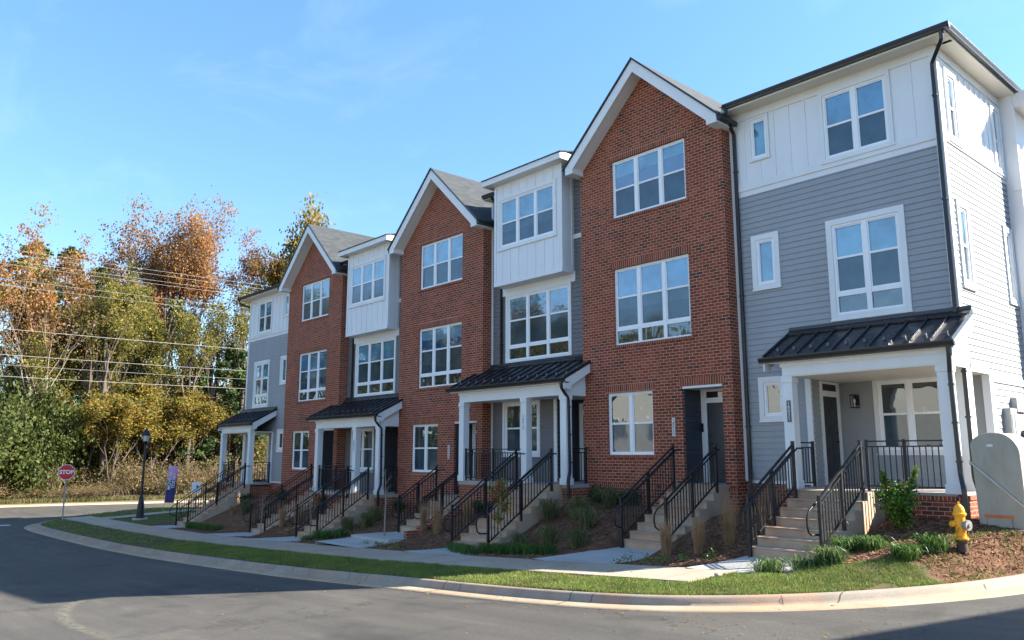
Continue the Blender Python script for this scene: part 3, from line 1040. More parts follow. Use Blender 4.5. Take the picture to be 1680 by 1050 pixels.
    # porch
    ye, ze, yw, zw = 15.93, 2.12, 17.17, 2.80
    metal_porch_roof(r, -9.42, -5.50, ye, ze, yw, zw)
    gutter_x(r, -9.50, -5.44, 15.84, 2.00, 'porch_gutter')
    bm = MB()
    bm.box(-9.06, -5.63, 16.075, 16.27, 1.68, 2.00)
    bm.box(-9.10, -5.60, 16.055, 16.29, 1.90, 2.00)
    bm.box(-5.84, -5.635, 16.27, 17.165, 1.68, 2.00)
    bm.box(-9.44, -5.48, 15.95, 16.06, 1.985, 2.02)
    rake_board(bm, -5.53, 0.03, ye, ze, yw, zw, 0.26); rake_board(bm, -9.42, 0.03, ye, ze, yw, zw, 0.26)
    bm.prism([(-5.66, 16.10, 2.0), (-5.66, 17.16, 2.0), (-5.66, 17.16, 2.7), (-5.66, 16.10, 2.12)], (0.02, 0, 0))
    for z in (2.12, 2.26, 2.40): bm.box(-5.645, -5.632, 16.3 + (z - 2.12) * 1.7, 17.15, z - 0.006, z + 0.006)
    bm.build('porch_beam', M['white'], r)
    for x in (-9.07, -5.86):
        column(r, x, 16.06, 0.235, -0.72, 1.68)
    flat_rail(r, (-7.33, 16.12), (-5.86, 16.14), -0.70, (0.0, 0.5))
    flat_rail(r, (-9.0, 16.30), (-9.0, 17.16), -0.70, (0.95,))
    if not mirrored:
        downspout(r, [(-5.42, 16.70, 8.62), (-5.42, 16.72, 8.45), (-5.79, 17.12, 8.18), (-5.79, 17.12, 2.2), (-5.70, 17.02, 1.9), (-5.70, 17.02, -0.45), (-5.62, 16.9, -0.62)])
        downspout(r, [(-5.56, 15.90, 2.02), (-5.56, 15.92, 1.84), (-5.60, 16.0, 1.52), (-5.58, 16.0, -0.35), (-5.50, 15.86, -0.62), (-5.47, 15.86, -1.15)])
        downspout(r, [(-10.55, 16.70, 8.62), (-10.55, 16.72, 8.40), (-10.62, 17.13, 8.10), (-10.62, 17.13, -0.35), (-10.56, 17.02, -0.60), (-10.56, 17.02, -1.3)])
        plaque(r, -8.93, 16.06, 0.93, '18031')
    else:
        downspout(r, [(-5.42, 16.70, 8.62), (-5.42, 16.72, 8.45), (-5.70, 17.32, 8.18), (-5.70, 17.32, 2.0)])
        downspout(r, [(-5.52, 15.90, 2.02), (-5.45, 15.92, 1.80), (-5.80, 16.4, 1.62)])


def brick_house(root, no):
    r = root
    xl, xr, Y = -15.70, -10.78, 16.8
    holes = [(-14.47, -11.92, 6.65, 8.34), (-14.47, -11.92, 3.00, 5.16), (-14.79, -13.22, 0.0, 1.68), (-12.27, -11.08, -0.70, 1.72)]
    w = MB()
    wall(w, 'y', Y, xl, xr, -3.2, 8.44, holes[:3] + [holes[3]], reveal=0.09)
    # gable triangle
    px, pz = -13.24, 10.62
    w.face([(xl, Y, 8.44), (xr, Y, 8.44), (px, Y, pz + 0.15)])
    wall(w, 'x', xr, Y, 17.25, -3.2, 8.60)
    wall(w, 'x', xl, Y, 17.25, -3.2, 8.60, out=-1)
    w.build('brick_wall', M['brick'], r)
    for (a, b, z) in ((-14.56, -11.83, 8.34), (-14.56, -11.83, 5.16), (-14.88, -13.13, 1.68), (-12.36, -10.99, 1.72)):
        s = MB(); s.box(a, b, Y - 0.004, Y + 0.05, z, z + 0.215)
        s.build('soldier_course', M['soldier'], r)
    for (a, b, z) in ((-14.56, -11.83, 6.65), (-14.56, -11.83, 3.00), (-14.88, -13.13, 0.0)):
        s = MB()
        s.prism([(a, Y - 0.03, z - 0.085), (a, Y + 0.09, z - 0.085), (a, Y + 0.09, z + 0.005), (a, Y - 0.03, z - 0.012)], (b - a, 0, 0))
        s.build('brick_sill', M['soldier'], r)
    s = MB()
    s.prism([(xl, Y - 0.018, -0.86), (xl, Y + 0.0, -0.86), (xl, Y + 0.0, -0.78), (xl, Y - 0.018, -0.79)], (xr - xl + 0.018, 0, 0))
    s.build('brick_water_table', M['soldier'], r)
    window(r, 'y', Y + 0.055, -14.47, -11.92, 6.65, 8.34, 3, 0.5, kinds=('shade', 'low', 'clear'))
    window(r, 'y', Y + 0.055, -14.47, -11.92, 3.00, 5.16, 3, 0.52, transom=0.34)
    window(r, 'y', Y + 0.055, -14.79, -13.22, 0.0, 1.68, 2, 0.5, kinds=('clear', 'low', 'clear'))
    # door recess
    d = MB()
    wall(d, 'x', -12.27, Y + 0.10, 17.62, -0.70, 1.70, lap=0.1385, slot=0, lip=0.022)
    wall(d, 'x', -11.08, Y + 0.10, 17.62, -0.70, 1.70, out=-1, lap=0.1385, slot=0, lip=0.022)
    wall(d, 'y', 17.62, -12.27, -11.08, -0.7, 1.70, lap=0.1385, slot=0, lip=0.022)
    d.box(-12.30, -12.262, Y + 0.085, Y + 0.13, -0.70, 1.70)
    d.build('entry_wall', M['black_siding'], r)
    c = MB(); c.box(-12.27, -11.08, Y + 0.012, 17.62, 1.66, 1.72)
    c.build('entry_ceiling', M['white'], r)
    door_y(r, 17.60, -12.08, -11.20, -0.70, 1.32, M['door'], 0.17, 0.10)
    k = MB(); k.box(-12.245, -12.19, 17.535, 17.565, 0.58, 0.80); k.box(-12.235, -12.20, 17.528, 17.54, 0.62, 0.70)
    k.build('doorbell', M['iron'], r)
    f = MB(); f.box(-12.27, -11.08, Y - 0.38, 17.62, -0.84, -0.702)
    f.build('entry_floor', M['concrete'], r)
    plaque(r, -12.56, Y, 0.70, no, True)
    # gable roof with white rakes
    yf = 16.33
    sl = 0.943
    zt = 10.96
    hw = 2.64
    zb = zt - hw * sl
    rf = MB()
    for sgn in (-1, 1):
        a = (px, yf - 0.03, zt); b = (px + sgn * (hw + 0.06), yf - 0.03, zb - 0.05)
        poly = [a, b, (b[0], b[1], b[2] - 0.05), (a[0], a[1], a[2] - 0.05)]
        if sgn > 0: poly = poly[::-1]
        rf.prism(poly, (0, 6.1, 0))
    rf.build('gable_roof', M['shingle'], r)
    eg = MB()
    for sgn in (-1, 1):
        a = (px, yf - 0.045, zt + 0.012); b = (px + sgn * (hw + 0.075), yf - 0.045, zb - 0.05)
        poly = [a, b, (b[0], b[1], b[2] - 0.06), (a[0], a[1], a[2] - 0.06)]
        eg.prism(poly if sgn < 0 else poly[::-1], (0, 0.05, 0))
    eg.build('roof_edge', M['gutter'], r)
    rk = MB()
    for sgn in (-1, 1):
        h = 0.36
        a0 = (px, yf, zt - 0.055); a1 = (px, yf, zt - 0.055 - h)
        b0 = (px + sgn * hw, yf, zb - 0.055); b1 = (px + sgn * hw, yf, zb - 0.055 - 0.20); b2 = (px + sgn * (hw - 0.30), yf, zb - 0.055 - 0.20); b3 = (px + sgn * (hw - 0.30), yf, zb + 0.30 * sl - 0.055 - h)
        poly = [a0, b0, b1, b2, b3, a1]
        rk.prism(poly if sgn < 0 else poly[::-1], (0, 0.03, 0))
        # sloping soffit
        s0 = Vector((px, yf + 0.03, zt - 0.06 - h + 0.05)); s1 = Vector((px + sgn * (hw - 0.12), yf + 0.03, zt - 0.06 - h + 0.05 - (hw - 0.12) * sl))
        poly = [tuple(s0), tuple(s1), (s1.x, s1.y, s1.z + 0.04), (s0.x, s0.y, s0.z + 0.04)]
        rk.prism(poly if sgn > 0 else poly[::-1], (0, Y - yf - 0.02, 0))
        # boxed eave return
        x0, x1 = sorted((px + sgn * (hw - 0.30), px + sgn * hw))
        rk.box(x0 + 0.002, x1 - 0.002, yf + 0.03, Y + 0.42, zb - 0.253, zb - 0.09)
    rk.build('rake_board', M['white'], r)
    g = MB()
    for sgn, xo in ((1, px + hw),):
        g.box(xo - 0.01, xo + 0.11, yf + 0.02, 17.1, zb - 0.20, zb - 0.08)
    g.box(px - hw - 0.11, px - hw + 0.01, yf + 0.02, 17.1, zb - 0.20, zb - 0.08)
    g.build('gutter', M['gutter'], r)
    main_roof(r, xl, xr, y0=17.3)
    b = MB(); b.box(xl, xr, 27.6, 27.75, -3.4, 9.08)
    b.build('rear_wall', M['brick'], r)


def bay_house(root, no):
    r = root
    xl, xr, Y = -20.25, -15.70, 17.2
    w = MB()
    holes = [(-19.42, -16.58, 3.0, 5.16), (-17.17, -15.70, -0.80, 1.68), (-19.56, -17.98, 0.02, 1.64)]
    wall(w, 'y', Y, xl, xr, -0.9, 8.62, holes, lap=0.1385)
    w.build('siding_wall', M['dark_siding'], r)
    t = MB()
    t.box(xl, xl + 0.09, Y - 0.03, Y, -0.8, 8.6)
    t.box(-17.30, -17.17, Y - 0.03, Y + 0.05, -0.8, 1.68)
    t.box(-19.68, -16.32, Y - 0.035, Y, 5.20, 5.50)
    t.box(-16.39, xr - 0.05, Y - 0.025, Y, 6.52, 6.66)
    t.build('trim', M['white'], r)
    window(r, 'y', Y - 0.015, -19.40, -16.60, 3.02, 5.14, 3, 0.52, transom=0.34, trim=0.10)
    window(r, 'y', Y - 0.015, -19.55, -18.0, 0.04, 1.62, 2, 0.5, trim=0.10, kinds=('clear', 'low', 'clear'))
    # projecting white bay
    x0, x1, yb = -19.53, -16.39, 16.70
    b = MB()
    hb = [(-19.26, -16.70, 6.69, 8.33)]
    wall(b, 'y', yb, x0, x1, 5.43, 8.90, hb)
    wall(b, 'x', x1, yb, Y, 5.43, 8.90); wall(b, 'x', x0, yb, Y, 5.43, 8.90, out=-1)
    b.face([(x0, yb, 5.43), (x0, Y, 5.43), (x1, Y, 5.43), (x1, yb, 5.43)])
    n = 8
    for k in range(1, n):
        x = x0 + (x1 - x0) * k / n
        b.box(x - 0.022, x + 0.022, yb - 0.018, yb + 0.001, 5.56, 6.58); b.box(x - 0.022, x + 0.022, yb - 0.018, yb + 0.001, 8.44, 8.80)
    b.box(x0, x0 + 0.10, yb - 0.025, yb, 5.43, 8.80); b.box(x1 - 0.10, x1 + 0.024, yb - 0.025, yb, 5.43, 8.80)
    b.box(x0, x1 + 0.024, yb - 0.030, yb, 5.43, 5.55); b.box(x1, x1 + 0.024, yb, Y, 5.43, 5.55)
    b.box(x1, x1 + 0.024, yb, yb + 0.10, 5.55, 8.8); b.box(x1, x1 + 0.024, Y - 0.10, Y, 5.55, 8.8)
    bo = b.build('bay_wall', M['white_board'], r)
    window(r, 'y', yb - 0.012, -19.24, -16.72, 6.71, 8.31, 3, 0.5, trim=0.11, kinds=('shade', 'low', 'clear'))
    f = MB()
    f.box(x0 - 0.28, x1 + 0.28, 16.36, 16.40, 8.86, 9.08); f.box(x1 + 0.25, x1 + 0.28, 16.40, 17.3, 8.86, 9.08); f.box(x0 - 0.28, x0 - 0.25, 16.40, 17.3, 8.86, 9.08)
    f.box(x0 - 0.25, x1 + 0.25, 16.40, 17.3, 8.87, 8.90)
    f.build('bay_fascia', M['white'], r)
    rf = MB()
    rf.prism([(x0 - 0.31, 16.33, 9.08), (x0 - 0.31, 18.4, 9.55), (x0 - 0.31, 18.4, 9.51), (x0 - 0.31, 16.33, 9.04 + 0.005)][::-1], (x1 - x0 + 0.62, 0, 0))
    rf.build('bay_roof', M['shingle'], r)
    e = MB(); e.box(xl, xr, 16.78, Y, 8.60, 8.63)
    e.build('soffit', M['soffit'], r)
    gutter_x(r, xl + 0.05, x0 - 0.05, 16.66, 8.62); gutter_x(r, x1 + 0.05, xr - 0.1, 16.66, 8.62)
    main_roof(r, xl, xr)
    b = MB(); b.box(xl, xr, 27.6, 27.75, -3.4, 9.08)
    b.build('rear_wall', M['dark_siding'], r)
    # entry recess on the right
    d = MB()
    wall(d, 'x', -17.17, Y, 18.1, -0.80, 1.68, lap=0.1385, slot=0, lip=0.022); wall(d, 'y', 18.1, -17.17, -15.7, -0.8, 1.68, lap=0.1385, slot=0, lip=0.022)
    d.build('entry_wall', M['black_siding'], r)
    door_y(r, 18.08, -16.90, -16.02, -0.80, 1.22, M['door'], 0.16, 0.12)
    # porch
    ye, ze, yw, zw = 15.72, 2.10, 17.17, 2.82
    metal_porch_roof(r, -20.62, -15.42, ye, ze, yw, zw)
    gutter_x(r, -20.72, -15.40, 15.62, 1.99, 'porch_gutter')
    bm = MB()
    bm.box(-20.34, -15.60, 15.92, 16.12, 1.65, 1.98); bm.box(-20.38, -15.56, 15.90, 16.14, 1.88, 1.98)
    bm.box(-15.80, -15.605, 16.12, 16.79, 1.65, 1.98)
    bm.box(-20.64, -15.42, 15.75, 15.91, 1.965, 2.0)
    rake_board(bm, -15.45, 0.03, ye, ze, 16.79, ze + (16.79 - ye) * (zw - ze) / (yw - ye), 0.26)
    bm.prism([(-15.63, 15.95, 1.98), (-15.63, 16.79, 1.98), (-15.63, 16.79, 2.55), (-15.63, 15.95, 2.13)], (0.02, 0, 0))
    bm.box(-15.612, -15.598, 16.02, 16.78, 1.72, 1.98)
    for z in (1.98, 2.10): bm.box(-15.615, -15.602, 16.05, 16.78, z - 0.006, z + 0.006)
    bm.box(-20.2, -15.7, 16.12, 18.1, 1.68, 1.72)
    bm.build('porch_beam', M['white'], r)
    for x in (-20.33, -17.39, -15.77): column(r, x, 15.90, 0.235, -0.82, 1.65)
    f = MB(); f.box(-20.36, -15.52, 15.92, 18.1, -0.93, -0.80)
    f.build('porch_floor', M['concrete'], r)
    f = MB()
    wall(f, 'y', 15.94, -20.34, -17.32, -3.2, -0.90); wall(f, 'x', -20.34, 15.94, 16.8, -3.2, -0.90, out=-1)
    f.build('brick_base', M['brick'], r)
    f = MB()
    wall(f, 'y', 15.94, -15.74, -15.34, -3.2, -0.90); wall(f, 'x', -15.34, 15.94, 16.8, -3.2, -0.90)
    f.face([(-15.74, 15.94, -0.90), (-15.34, 15.94, -0.90), (-15.34, 16.8, -0.90), (-15.74, 16.8, -0.90)])
    f.build('brick_pier', M['brick'], r)
    f = MB(); f.box(-20.37, -17.32, 15.91, 16.05, -1.0, -0.925); f.build('brick_coping', M['soldier'], r)
    f = MB(); f.box(-15.74, -15.31, 15.91, 16.05, -1.0, -0.905)
    f.build('brick_coping', M['soldier'], r)
    flat_rail(r, (-20.09, 16.0), (-17.41, 16.0), -0.80, (0.0, 0.5, 1.0))
    flat_rail(r, (-15.56, 16.14), (-15.56, 16.76), -0.80, (0.9,))
    plaque(r, -17.27, 15.90, 0.93, no, True)
    downspout(r, [(-15.50, 15.68, 2.0), (-15.50, 15.70, 1.82), (-15.52, 15.98, 1.55), (-15.50, 16.0, -0.45), (-15.42, 15.84, -0.70), (-15.40, 15.84, -1.3)])
    downspout(r, [(-16.10, 16.75, 8.62), (-16.10, 16.78, 8.45), (-15.86, 17.12, 8.2), (-15.86, 17.12, 3.0)])
    downspout(r, [(-19.78, 16.75, 8.62), (-19.72, 17.0, 8.3), (-19.70, 17.14, 8.2), (-19.70, 17.14, 2.95)])


def setT(mir=False, dx=0.0, dz=0.0):
    T['mir'], T['dx'], T['dz'] = mir, dx, dz


GH = 'townhouses in the row facing the street'
# nearest end house
setT()
h1 = empty('townhouse', (-8.2, 17.2, -1.9), 'blue-grey sided end townhouse nearest the camera, white upper storey, beside the yellow hydrant', 'house', GH)
siding_house(h1, False, '18031')
stairs(h1, -8.5, -7.0, 13.55, -1.85, -0.70, 7, 0.29, 16.07)
# electric meters on the side wall
em = MB()
em.box(-5.75, -5.60, 19.20, 19.62, 0.10, 0.98); em.box(-5.75, -5.62, 19.75, 20.6, 0.92, 1.22)
em.box(-5.75, -5.66, 19.70, 20.5, 0.10, 0.88)
em.box(-5.60, -5.59, 19.24, 19.38, 0.14, 0.84); em.box(-5.60, -5.59, 19.42, 19.58, 0.14, 0.84)
em.tube([(-5.68, 19.4, 0.1), (-5.68, 19.4, -1.2)], 0.03, 8); em.tube([(-5.68, 20.1, 0.1), (-5.68, 20.1, -1.2)], 0.03, 8)
eo = em.build('meter_cabinet', M['steel'], h1, world=True)
em = MB()
em.lathe([(0.085, 0), (0.085, 0.03), (0.075, 0.09), (0.05, 0.11)], (-5.66, 20.05, 0.45), 16, axis='x')
em.build('meter_dial', M['glass_low'], eo, smooth=True, world=True)

h2 = empty('townhouse', (-13.24, 16.8, -2.1), 'tallest-looking red brick townhouse with gable, next to the blue-grey end house on the right', 'house', GH)
brick_house(h2, '18035')
stairs(h2, -12.35, -11.0, 14.42, -2.08, -0.71, 8, 0.285, 16.8)
h3 = empty('townhouse', (-17.98, 17.2, -2.45), 'dark grey sided townhouse with projecting white bay, nearest of the two with bays', 'house', GH)
bay_house(h3, '18039')
stairs(h3, -17.3, -15.75, 13.35, -2.45, -0.80, 9, 0.285, 16.0)
setT(dx=-9.46, dz=-0.61)
h4 = empty('townhouse', (-22.7, 16.8, -2.6), 'middle red brick townhouse with gable, between the two houses with white bays', 'house', GH)
brick_house(h4, '18043')
stairs(h4, -21.9, -20.5, 14.75, -2.42, -1.33, 6, 0.29, 16.8)
setT(dx=-9.49, dz=-0.61)
h5 = empty('townhouse', (-27.47, 17.2, -2.9), 'dark grey sided townhouse with projecting white bay, farther of the two with bays', 'house', GH)
bay_house(h5, '18047')
stairs(h5, -26.85, -25.3, 13.75, -2.88, -1.41, 8, 0.285, 16.0)
setT(dx=-18.86, dz=-0.64)
h6 = empty('townhouse', (-32.1, 16.8, -3.0), 'farthest red brick townhouse with gable, next to the far end house', 'house', GH)
brick_house(h6, '18051')
stairs(h6, -31.25, -29.9, 14.0, -3.06, -1.35, 10, 0.285, 16.8)
setT(mir=True, dz=-0.64)
h7 = empty('townhouse', (-37.2, 17.2, -3.1), 'blue-grey sided end townhouse at the far left of the row, open corner porch', 'house', GH)
siding_house(h7, True, '18055')
stairs(h7, -37.6, -36.2, 13.35, -3.15, -1.35, 10, 0.28, 16.07)
setT()

# ================================================================ ground, streets
ZX = [-200, -80, -50, -38, -31, -26, -17, -12, -6, 0, 6, 30]
ZZ = [-3.8, -3.65, -3.5, -3.38, -3.26, -3.1, -2.72, -2.45, -2.1, -1.75, -1.5, -1.0]
TX = [-60, -45, -37, -30.6, -26, -21.5, -16.5, -11.7, -8, -7, -5, -4.4, 0]; TZ = [-3.35, -3.2, -3.13, -3.08, -2.9, -2.6, -2.45, -2.17, -1.87, -1.7, -1.58, -1.7, -1.7]
BX = [-60, -45, -40, -38.5, -35.4, -31, -26, -21.5, -17.5, -15.6, -11, -9.5, -7, -5.5, -4.5, -4, 0]; BZ = [-3.3, -3.1, -2.8, -2.4, -1.98, -2.0, -2.1, -1.95, -1.5, -1.3, -1.35, -1.35, -1.15, -1.2, -1.3, -1.6, -1.6]


def interp(x, xs, ys):
    if x <= xs[0]: return ys[0]
    if x >= xs[-1]: return ys[-1]
    for i in range(len(xs) - 1):
        if x <= xs[i + 1]:
            t = (x - xs[i]) / (xs[i + 1] - xs[i])
            return ys[i] + (ys[i + 1] - ys[i]) * t


def zroad(x): return interp(x, ZX, ZZ)


def zland(x, y):
    z = zroad(x)
    b = interp(x, BX, BZ)
    return interp(y, [9.2, 10.8, 12.2, 13.4, 15.9, 18], [z + .13, z + .21, z + .25, interp(x, TX, TZ), b, b + .05])


def catmull(P, step):
    out = []
    P = [Vector((p[0], p[1], 0)) for p in P]
    for i in range(len(P) - 1):
        p0 = P[max(i - 1, 0)]; p1 = P[i]; p2 = P[i + 1]; p3 = P[min(i + 2, len(P) - 1)]
        n = max(1, int((p2 - p1).length / step))
        for k in range(n):
            t = k / n
            out.append(0.5 * ((2 * p1) + (p2 - p0) * t + (2 * p0 - 5 * p1 + 4 * p2 - p3) * t * t + (3 * p1 - p0 - 3 * p2 + p3) * t ** 3))
    out.append(P[-1])
    return out


KB = catmull([(-57, 60), (-55.5, 40), (-54, 28), (-52.8, 21), (-51.3, 16), (-49.6, 13), (-47.8, 10.9), (-45.5, 9.65), (-43, 9.22), (-38, 9.15), (-30, 9.15), (-21, 9.2), (-15.5, 9.4), (-13, 9.48), (-10.5, 9.5), (-8.8, 9.66),
              (-7.65, 9.98), (-6.66, 10.6), (-5.85, 11.45), (-5.2, 12.5), (-4.72, 13.6), (-4.42, 15), (-4.27, 17), (-4.2, 25), (-4.2, 60)], 0.35)
KX = [(p.x, p.y) for p in KB]


def kdist(x, y):
    """distance to the back of the kerb, positive on the land side (cheap: nearest segment)"""
    best, sgn = 1e9, 1
    for i in range(len(KX) - 1):
        ax, ay = KX[i]; bx, by = KX[i + 1]
        if abs(ax - x) > 3 and abs(bx - x) > 3 and abs(ay - y) > 3 and abs(by - y) > 3: continue
        dx, dy = bx - ax, by - ay
        t = max(0, min(1, ((x - ax) * dx + (y - ay) * dy) / (dx * dx + dy * dy + 1e-9)))
        ex, ey = x - ax - t * dx, y - ay - t * dy
        d = math.hypot(ex, ey)
        if d < best:
            best = d
            sgn = 1 if dx * ey - dy * ex > 0 else -1
    return best * sgn


def offs(P, d):
    out = []
    for i, p in enumerate(P):
        a = P[max(i - 1, 0)]; b = P[min(i + 1, len(P) - 1)]
        t = (b - a).normalized()
        n = Vector((t.y, -t.x, 0))
        out.append(p + n * d)
    return out


def sweep(name, P, prof, mat, **kw):
    """prof: list of (offset towards the street, height above road)"""
    mb = MB()
    rows = [offs(P, o) for o, h in prof]
    base = 0
    for j, (o, h) in enumerate(prof):
        for p in rows[j]: mb.v.append((p.x, p.y, zroad(p.x) + h))
    n = len(P)
    for j in range(len(prof) - 1):
        for i in range(n - 1):
            mb.f.append((j * n + i, (j + 1) * n + i, (j + 1) * n + i + 1, j * n + i + 1)); mb.m.append(0)
    return mb.build(name, mat, world=True, smooth=True, **kw)


M['lawn_soil'] = ground_mat('lawn_soil', [(0.3, (0.055, 0.060, 0.022)), (0.45, (0.10, 0.088, 0.042)), (0.62, (0.155, 0.105, 0.065))], 1.6, 0.03, 60)
M['mulch'] = ground_mat('pine_straw_mulch', [(0.30, (0.075, 0.040, 0.026)), (0.52, (0.150, 0.078, 0.046)), (0.72, (0.235, 0.135, 0.080))], 5.0, 0.05, 55)
M['earth'] = ground_mat('roadside_earth', [(0.3, (0.10, 0.085, 0.05)), (0.6, (0.17, 0.14, 0.08)), (0.8, (0.10, 0.12, 0.05))], 0.5, 0.08, 10)

# ground to the horizon
g = MB()
gx = [-900, -400, -200, -120, -80, -50, -38, -31, -26, -17, -12, -6, 0, 6, 30, 100, 900]
gy = [-900, -300, -100, -40, 0, 40, 100, 300, 900]
for y in gy:
    for x in gx: g.v.append((x, y, zroad(x) - 0.30))
for j in range(len(gy) - 1):
    for i in range(len(gx) - 1):
        a = j * len(gx) + i
        g.f.append((a, a + 1, a + 1 + len(gx), a + len(gx))); g.m.append(0)
g.build('ground', M['earth'], world=True, kind='structure')

# asphalt of the main street, the cross street and the side street
WK = catmull([(-66, -90), (-65.6, -30), (-65.4, 0), (-65.2, 6), (-64.9, 11), (-64.0, 16), (-62.4, 21.4), (-60, 30), (-58.5, 60)], 2.0)


def in_road(x, y):
    wx = -66
    for i in range(len(WK) - 1):
        if WK[i].y <= y <= WK[i + 1].y: wx = WK[i].x; break
    if x < wx - 0.5: return False
    if y > 7 and -56 < x < -3.5 and kdist_grid(x, y) > 0.9: return False
    if y > 12 and x > 5.5: return False
    if y < -2.6 and x > -50.5: return False
    return True


def kdist_grid(x, y):
    if y > 20: return 2 if (x > -56 + (60 - y) * 0.07 + 1.5 and x < -5.5) else -1
    return kdist(x, y)


a = MB()
xs = [-66.5 + i for i in range(0, 115)]
idx = {}
def av(x, y):
    if (x, y) not in idx:
        idx[(x, y)] = len(a.v); a.v.append((x, y, zroad(x)))
    return idx[(x, y)]
for x in xs:
    y = -60
    while y < 60:
        if in_road(x + .5, y + .5):
            a.f.append((av(x, y), av(x + 1, y), av(x + 1, y + 1), av(x, y + 1))); a.m.append(0)
        y += 1
a.build('road', M['asphalt'], world=True, kind='structure')

# kerb and gutter pan, one pair along the near block, one along the far side of the cross street
sweep('kerb', KB, [(-0.02, -0.10), (0.0, 0.135), (0.10, 0.150), (0.15, 0.142), (0.185, 0.115), (0.205, 0.06), (0.225, 0.028), (0.26, 0.016)], M['kerb'], kind='structure')
sweep('gutter_pan', KB, [(0.24, 0.019), (0.45, 0.010), (0.68, 0.012), (0.69, -0.02)], M['pan'], kind='structure')
sweep('far_kerb', list(reversed(WK)), [(-0.3, 0.02), (0, 0.14), (0.15, 0.15), (0.21, 0.09), (0.24, 0.02), (0.62, 0.014), (0.63, -0.02)], M['kerb_side'], kind='structure')
# joints cut in the kerb
jt = MB()
acc = 0
for i in range(1, len(KB)):
    acc += (KB[i] - KB[i - 1]).length
    if acc > 3.05:
        acc = 0
        p = KB[i]; t = (KB[min(i + 1, len(KB) - 1)] - KB[i - 1]).normalized(); n = Vector((t.y, -t.x, 0))
        if p.x > -20 and p.y < 25:
            z = zroad(p.x)
            for (o0, h0, o1, h1) in ((0.0, .138, .10, .153), (.10, .153, .155, .144), (.155, .144, .19, .115), (.19, .115, .228, .030), (.228, .030, .68, .016)):
                A = p + n * (o0 + 0.003); B_ = p + n * (o1 + 0.003)
                w = t * 0.006
                jt.face([A - w + Vector((0, 0, z + h0)), A + w + Vector((0, 0, z + h0)), B_ + w + Vector((0, 0, z + h1)), B_ - w + Vector((0, 0, z + h1))])
M['joint'] = painted('dark_joint', (0.06, 0.05, 0.04), 0.9, 0.2)
jt.build('kerb_joints', M['joint'], world=True, kind='structure')

# carved paths: (x0,x1,y0,y1,z at y0,z at y1)
PATHS = [(-8.55, -6.95, 12.1, 13.75, -1.98, -1.85), (-12.55, -10.85, 12.1, 14.6, -2.20, -2.08), (-17.45, -15.65, 12.1, 13.5, -2.46, -2.44),
         (-22.1, -20.3, 12.1, 14.9, -2.58, -2.42), (-27.0, -25.2, 12.1, 13.9, -2.87, -2.87), (-31.4, -29.8, 12.1, 14.15, -3.02, -3.05), (-37.8, -36.1, 12.1, 13.5, -3.13, -3.14)]


def zterr(x, y):
    z = zland(x, y)
    for (x0, x1, y0, y1, za, zb) in PATHS:
        if x0 - .02 < x < x1 + .02 and y0 < y < y1 + 2.2:
            t = min(1, max(0, (y - y0) / (y1 - y0)))
            z = min(z, za + (zb - za) * t - 0.06)
    d = kdist(x, y)
    if d < 0.0: z = min(z, zroad(x) - 0.12)
    elif x > -9 and d < interp(y, [14.4, 15.8], [0.8, 0.24]):
        t = d / interp(y, [14.4, 15.8], [0.8, 0.24]); t = t * t * (3 - 2 * t)
        k = zroad(x) + .14
        z = k + (z - k) * t
    z += 0.02 * noise.noise(Vector((x * 1.7, y * 1.7, 3.1))) * (1 if d > 0.3 else 0.2)
    return z


SWF, SWB = 10.82, 12.2
def is_walk(x, y): return SWF < y < SWB and x < -7.9


lawn = MB(); bed = MB(); li = {}; bi = {}
def gv(mb, dct, x, y):
    k = (round(x, 3), round(y, 3))
    if k not in dct:
        dct[k] = len(mb.v); mb.v.append((x, y, zterr(x, y)))
    return dct[k]
def cell_kind(x, y):
    if y < SWF: return 'lawn'
    if x > -8.6:
        e = 12.9 + 0.22 * math.sin(x * 3.1) + (x + 8) * 0.13
        if y < e and x > -8.0: return 'lawn'
        if y < 12.2: return 'lawn'
        return 'bed'
    if x < -38.6: return 'lawn'
    return 'bed'
def addcells(xa, xb, ya, yb, s):
    nx, ny = int(round((xb - xa) / s)), int(round((yb - ya) / s))
    for i in range(nx):
        for j in range(ny):
            x, y = xa + i * s, ya + j * s
            cx, cy = x + s / 2, y + s / 2
            if kdist_grid(cx, cy) < -0.25: continue
            mb, dc = (lawn, li) if cell_kind(cx, cy) == 'lawn' else (bed, bi)
            mb.f.append((gv(mb, dc, x, y), gv(mb, dc, x + s, y), gv(mb, dc, x + s, y + s), gv(mb, dc, x, y + s))); mb.m.append(0)
addcells(-14.0, -3.8, 8.8, 18.8, 0.2)
addcells(-42.0, -14.0, 8.8, 18.8, 0.4)
addcells(-57.2, -42.0, 8.8, 30.0, 0.4)
lawn.build('lawn', M['lawn_soil'], world=True, smooth=True, kind='structure')
bed.build('planting_bed', M['mulch'], world=True, smooth=True, kind='structure')

# sidewalk slab with falling grade, turning to the cross street at the far end
sw = MB()
x = -7.95
while x > -46.5:
    x2 = x - 0.75
    for (ya, yb) in ((SWF, (SWF + SWB) / 2), ((SWF + SWB) / 2, SWB)):
        f = lambda X, Y: (X, Y, zland(X, Y) + 0.028)
        sw.face([f(x2, ya), f(x, ya), f(x, yb), f(x2, yb)])
    sw.face([(x2, SWF, zland(x2, SWF) - .1), (x, SWF, zland(x, SWF) - .1), (x, SWF, zland(x, SWF) + .028), (x2, SWF, zland(x2, SWF) + .028)])
    x = x2
sw.face([(-7.95, SWF, zland(-7.95, SWF) - .1), (-7.95, SWB, zland(-7.95, SWB) - .1), (-7.95, SWB, zland(-7.95, SWB) + .028), (-7.95, SWF, zland(-7.95, SWF) + .028)])
sw.build('sidewalk', M['sidewalk'], world=True, kind='structure')
ws = MB()     # branch of the sidewalk that runs along the cross street
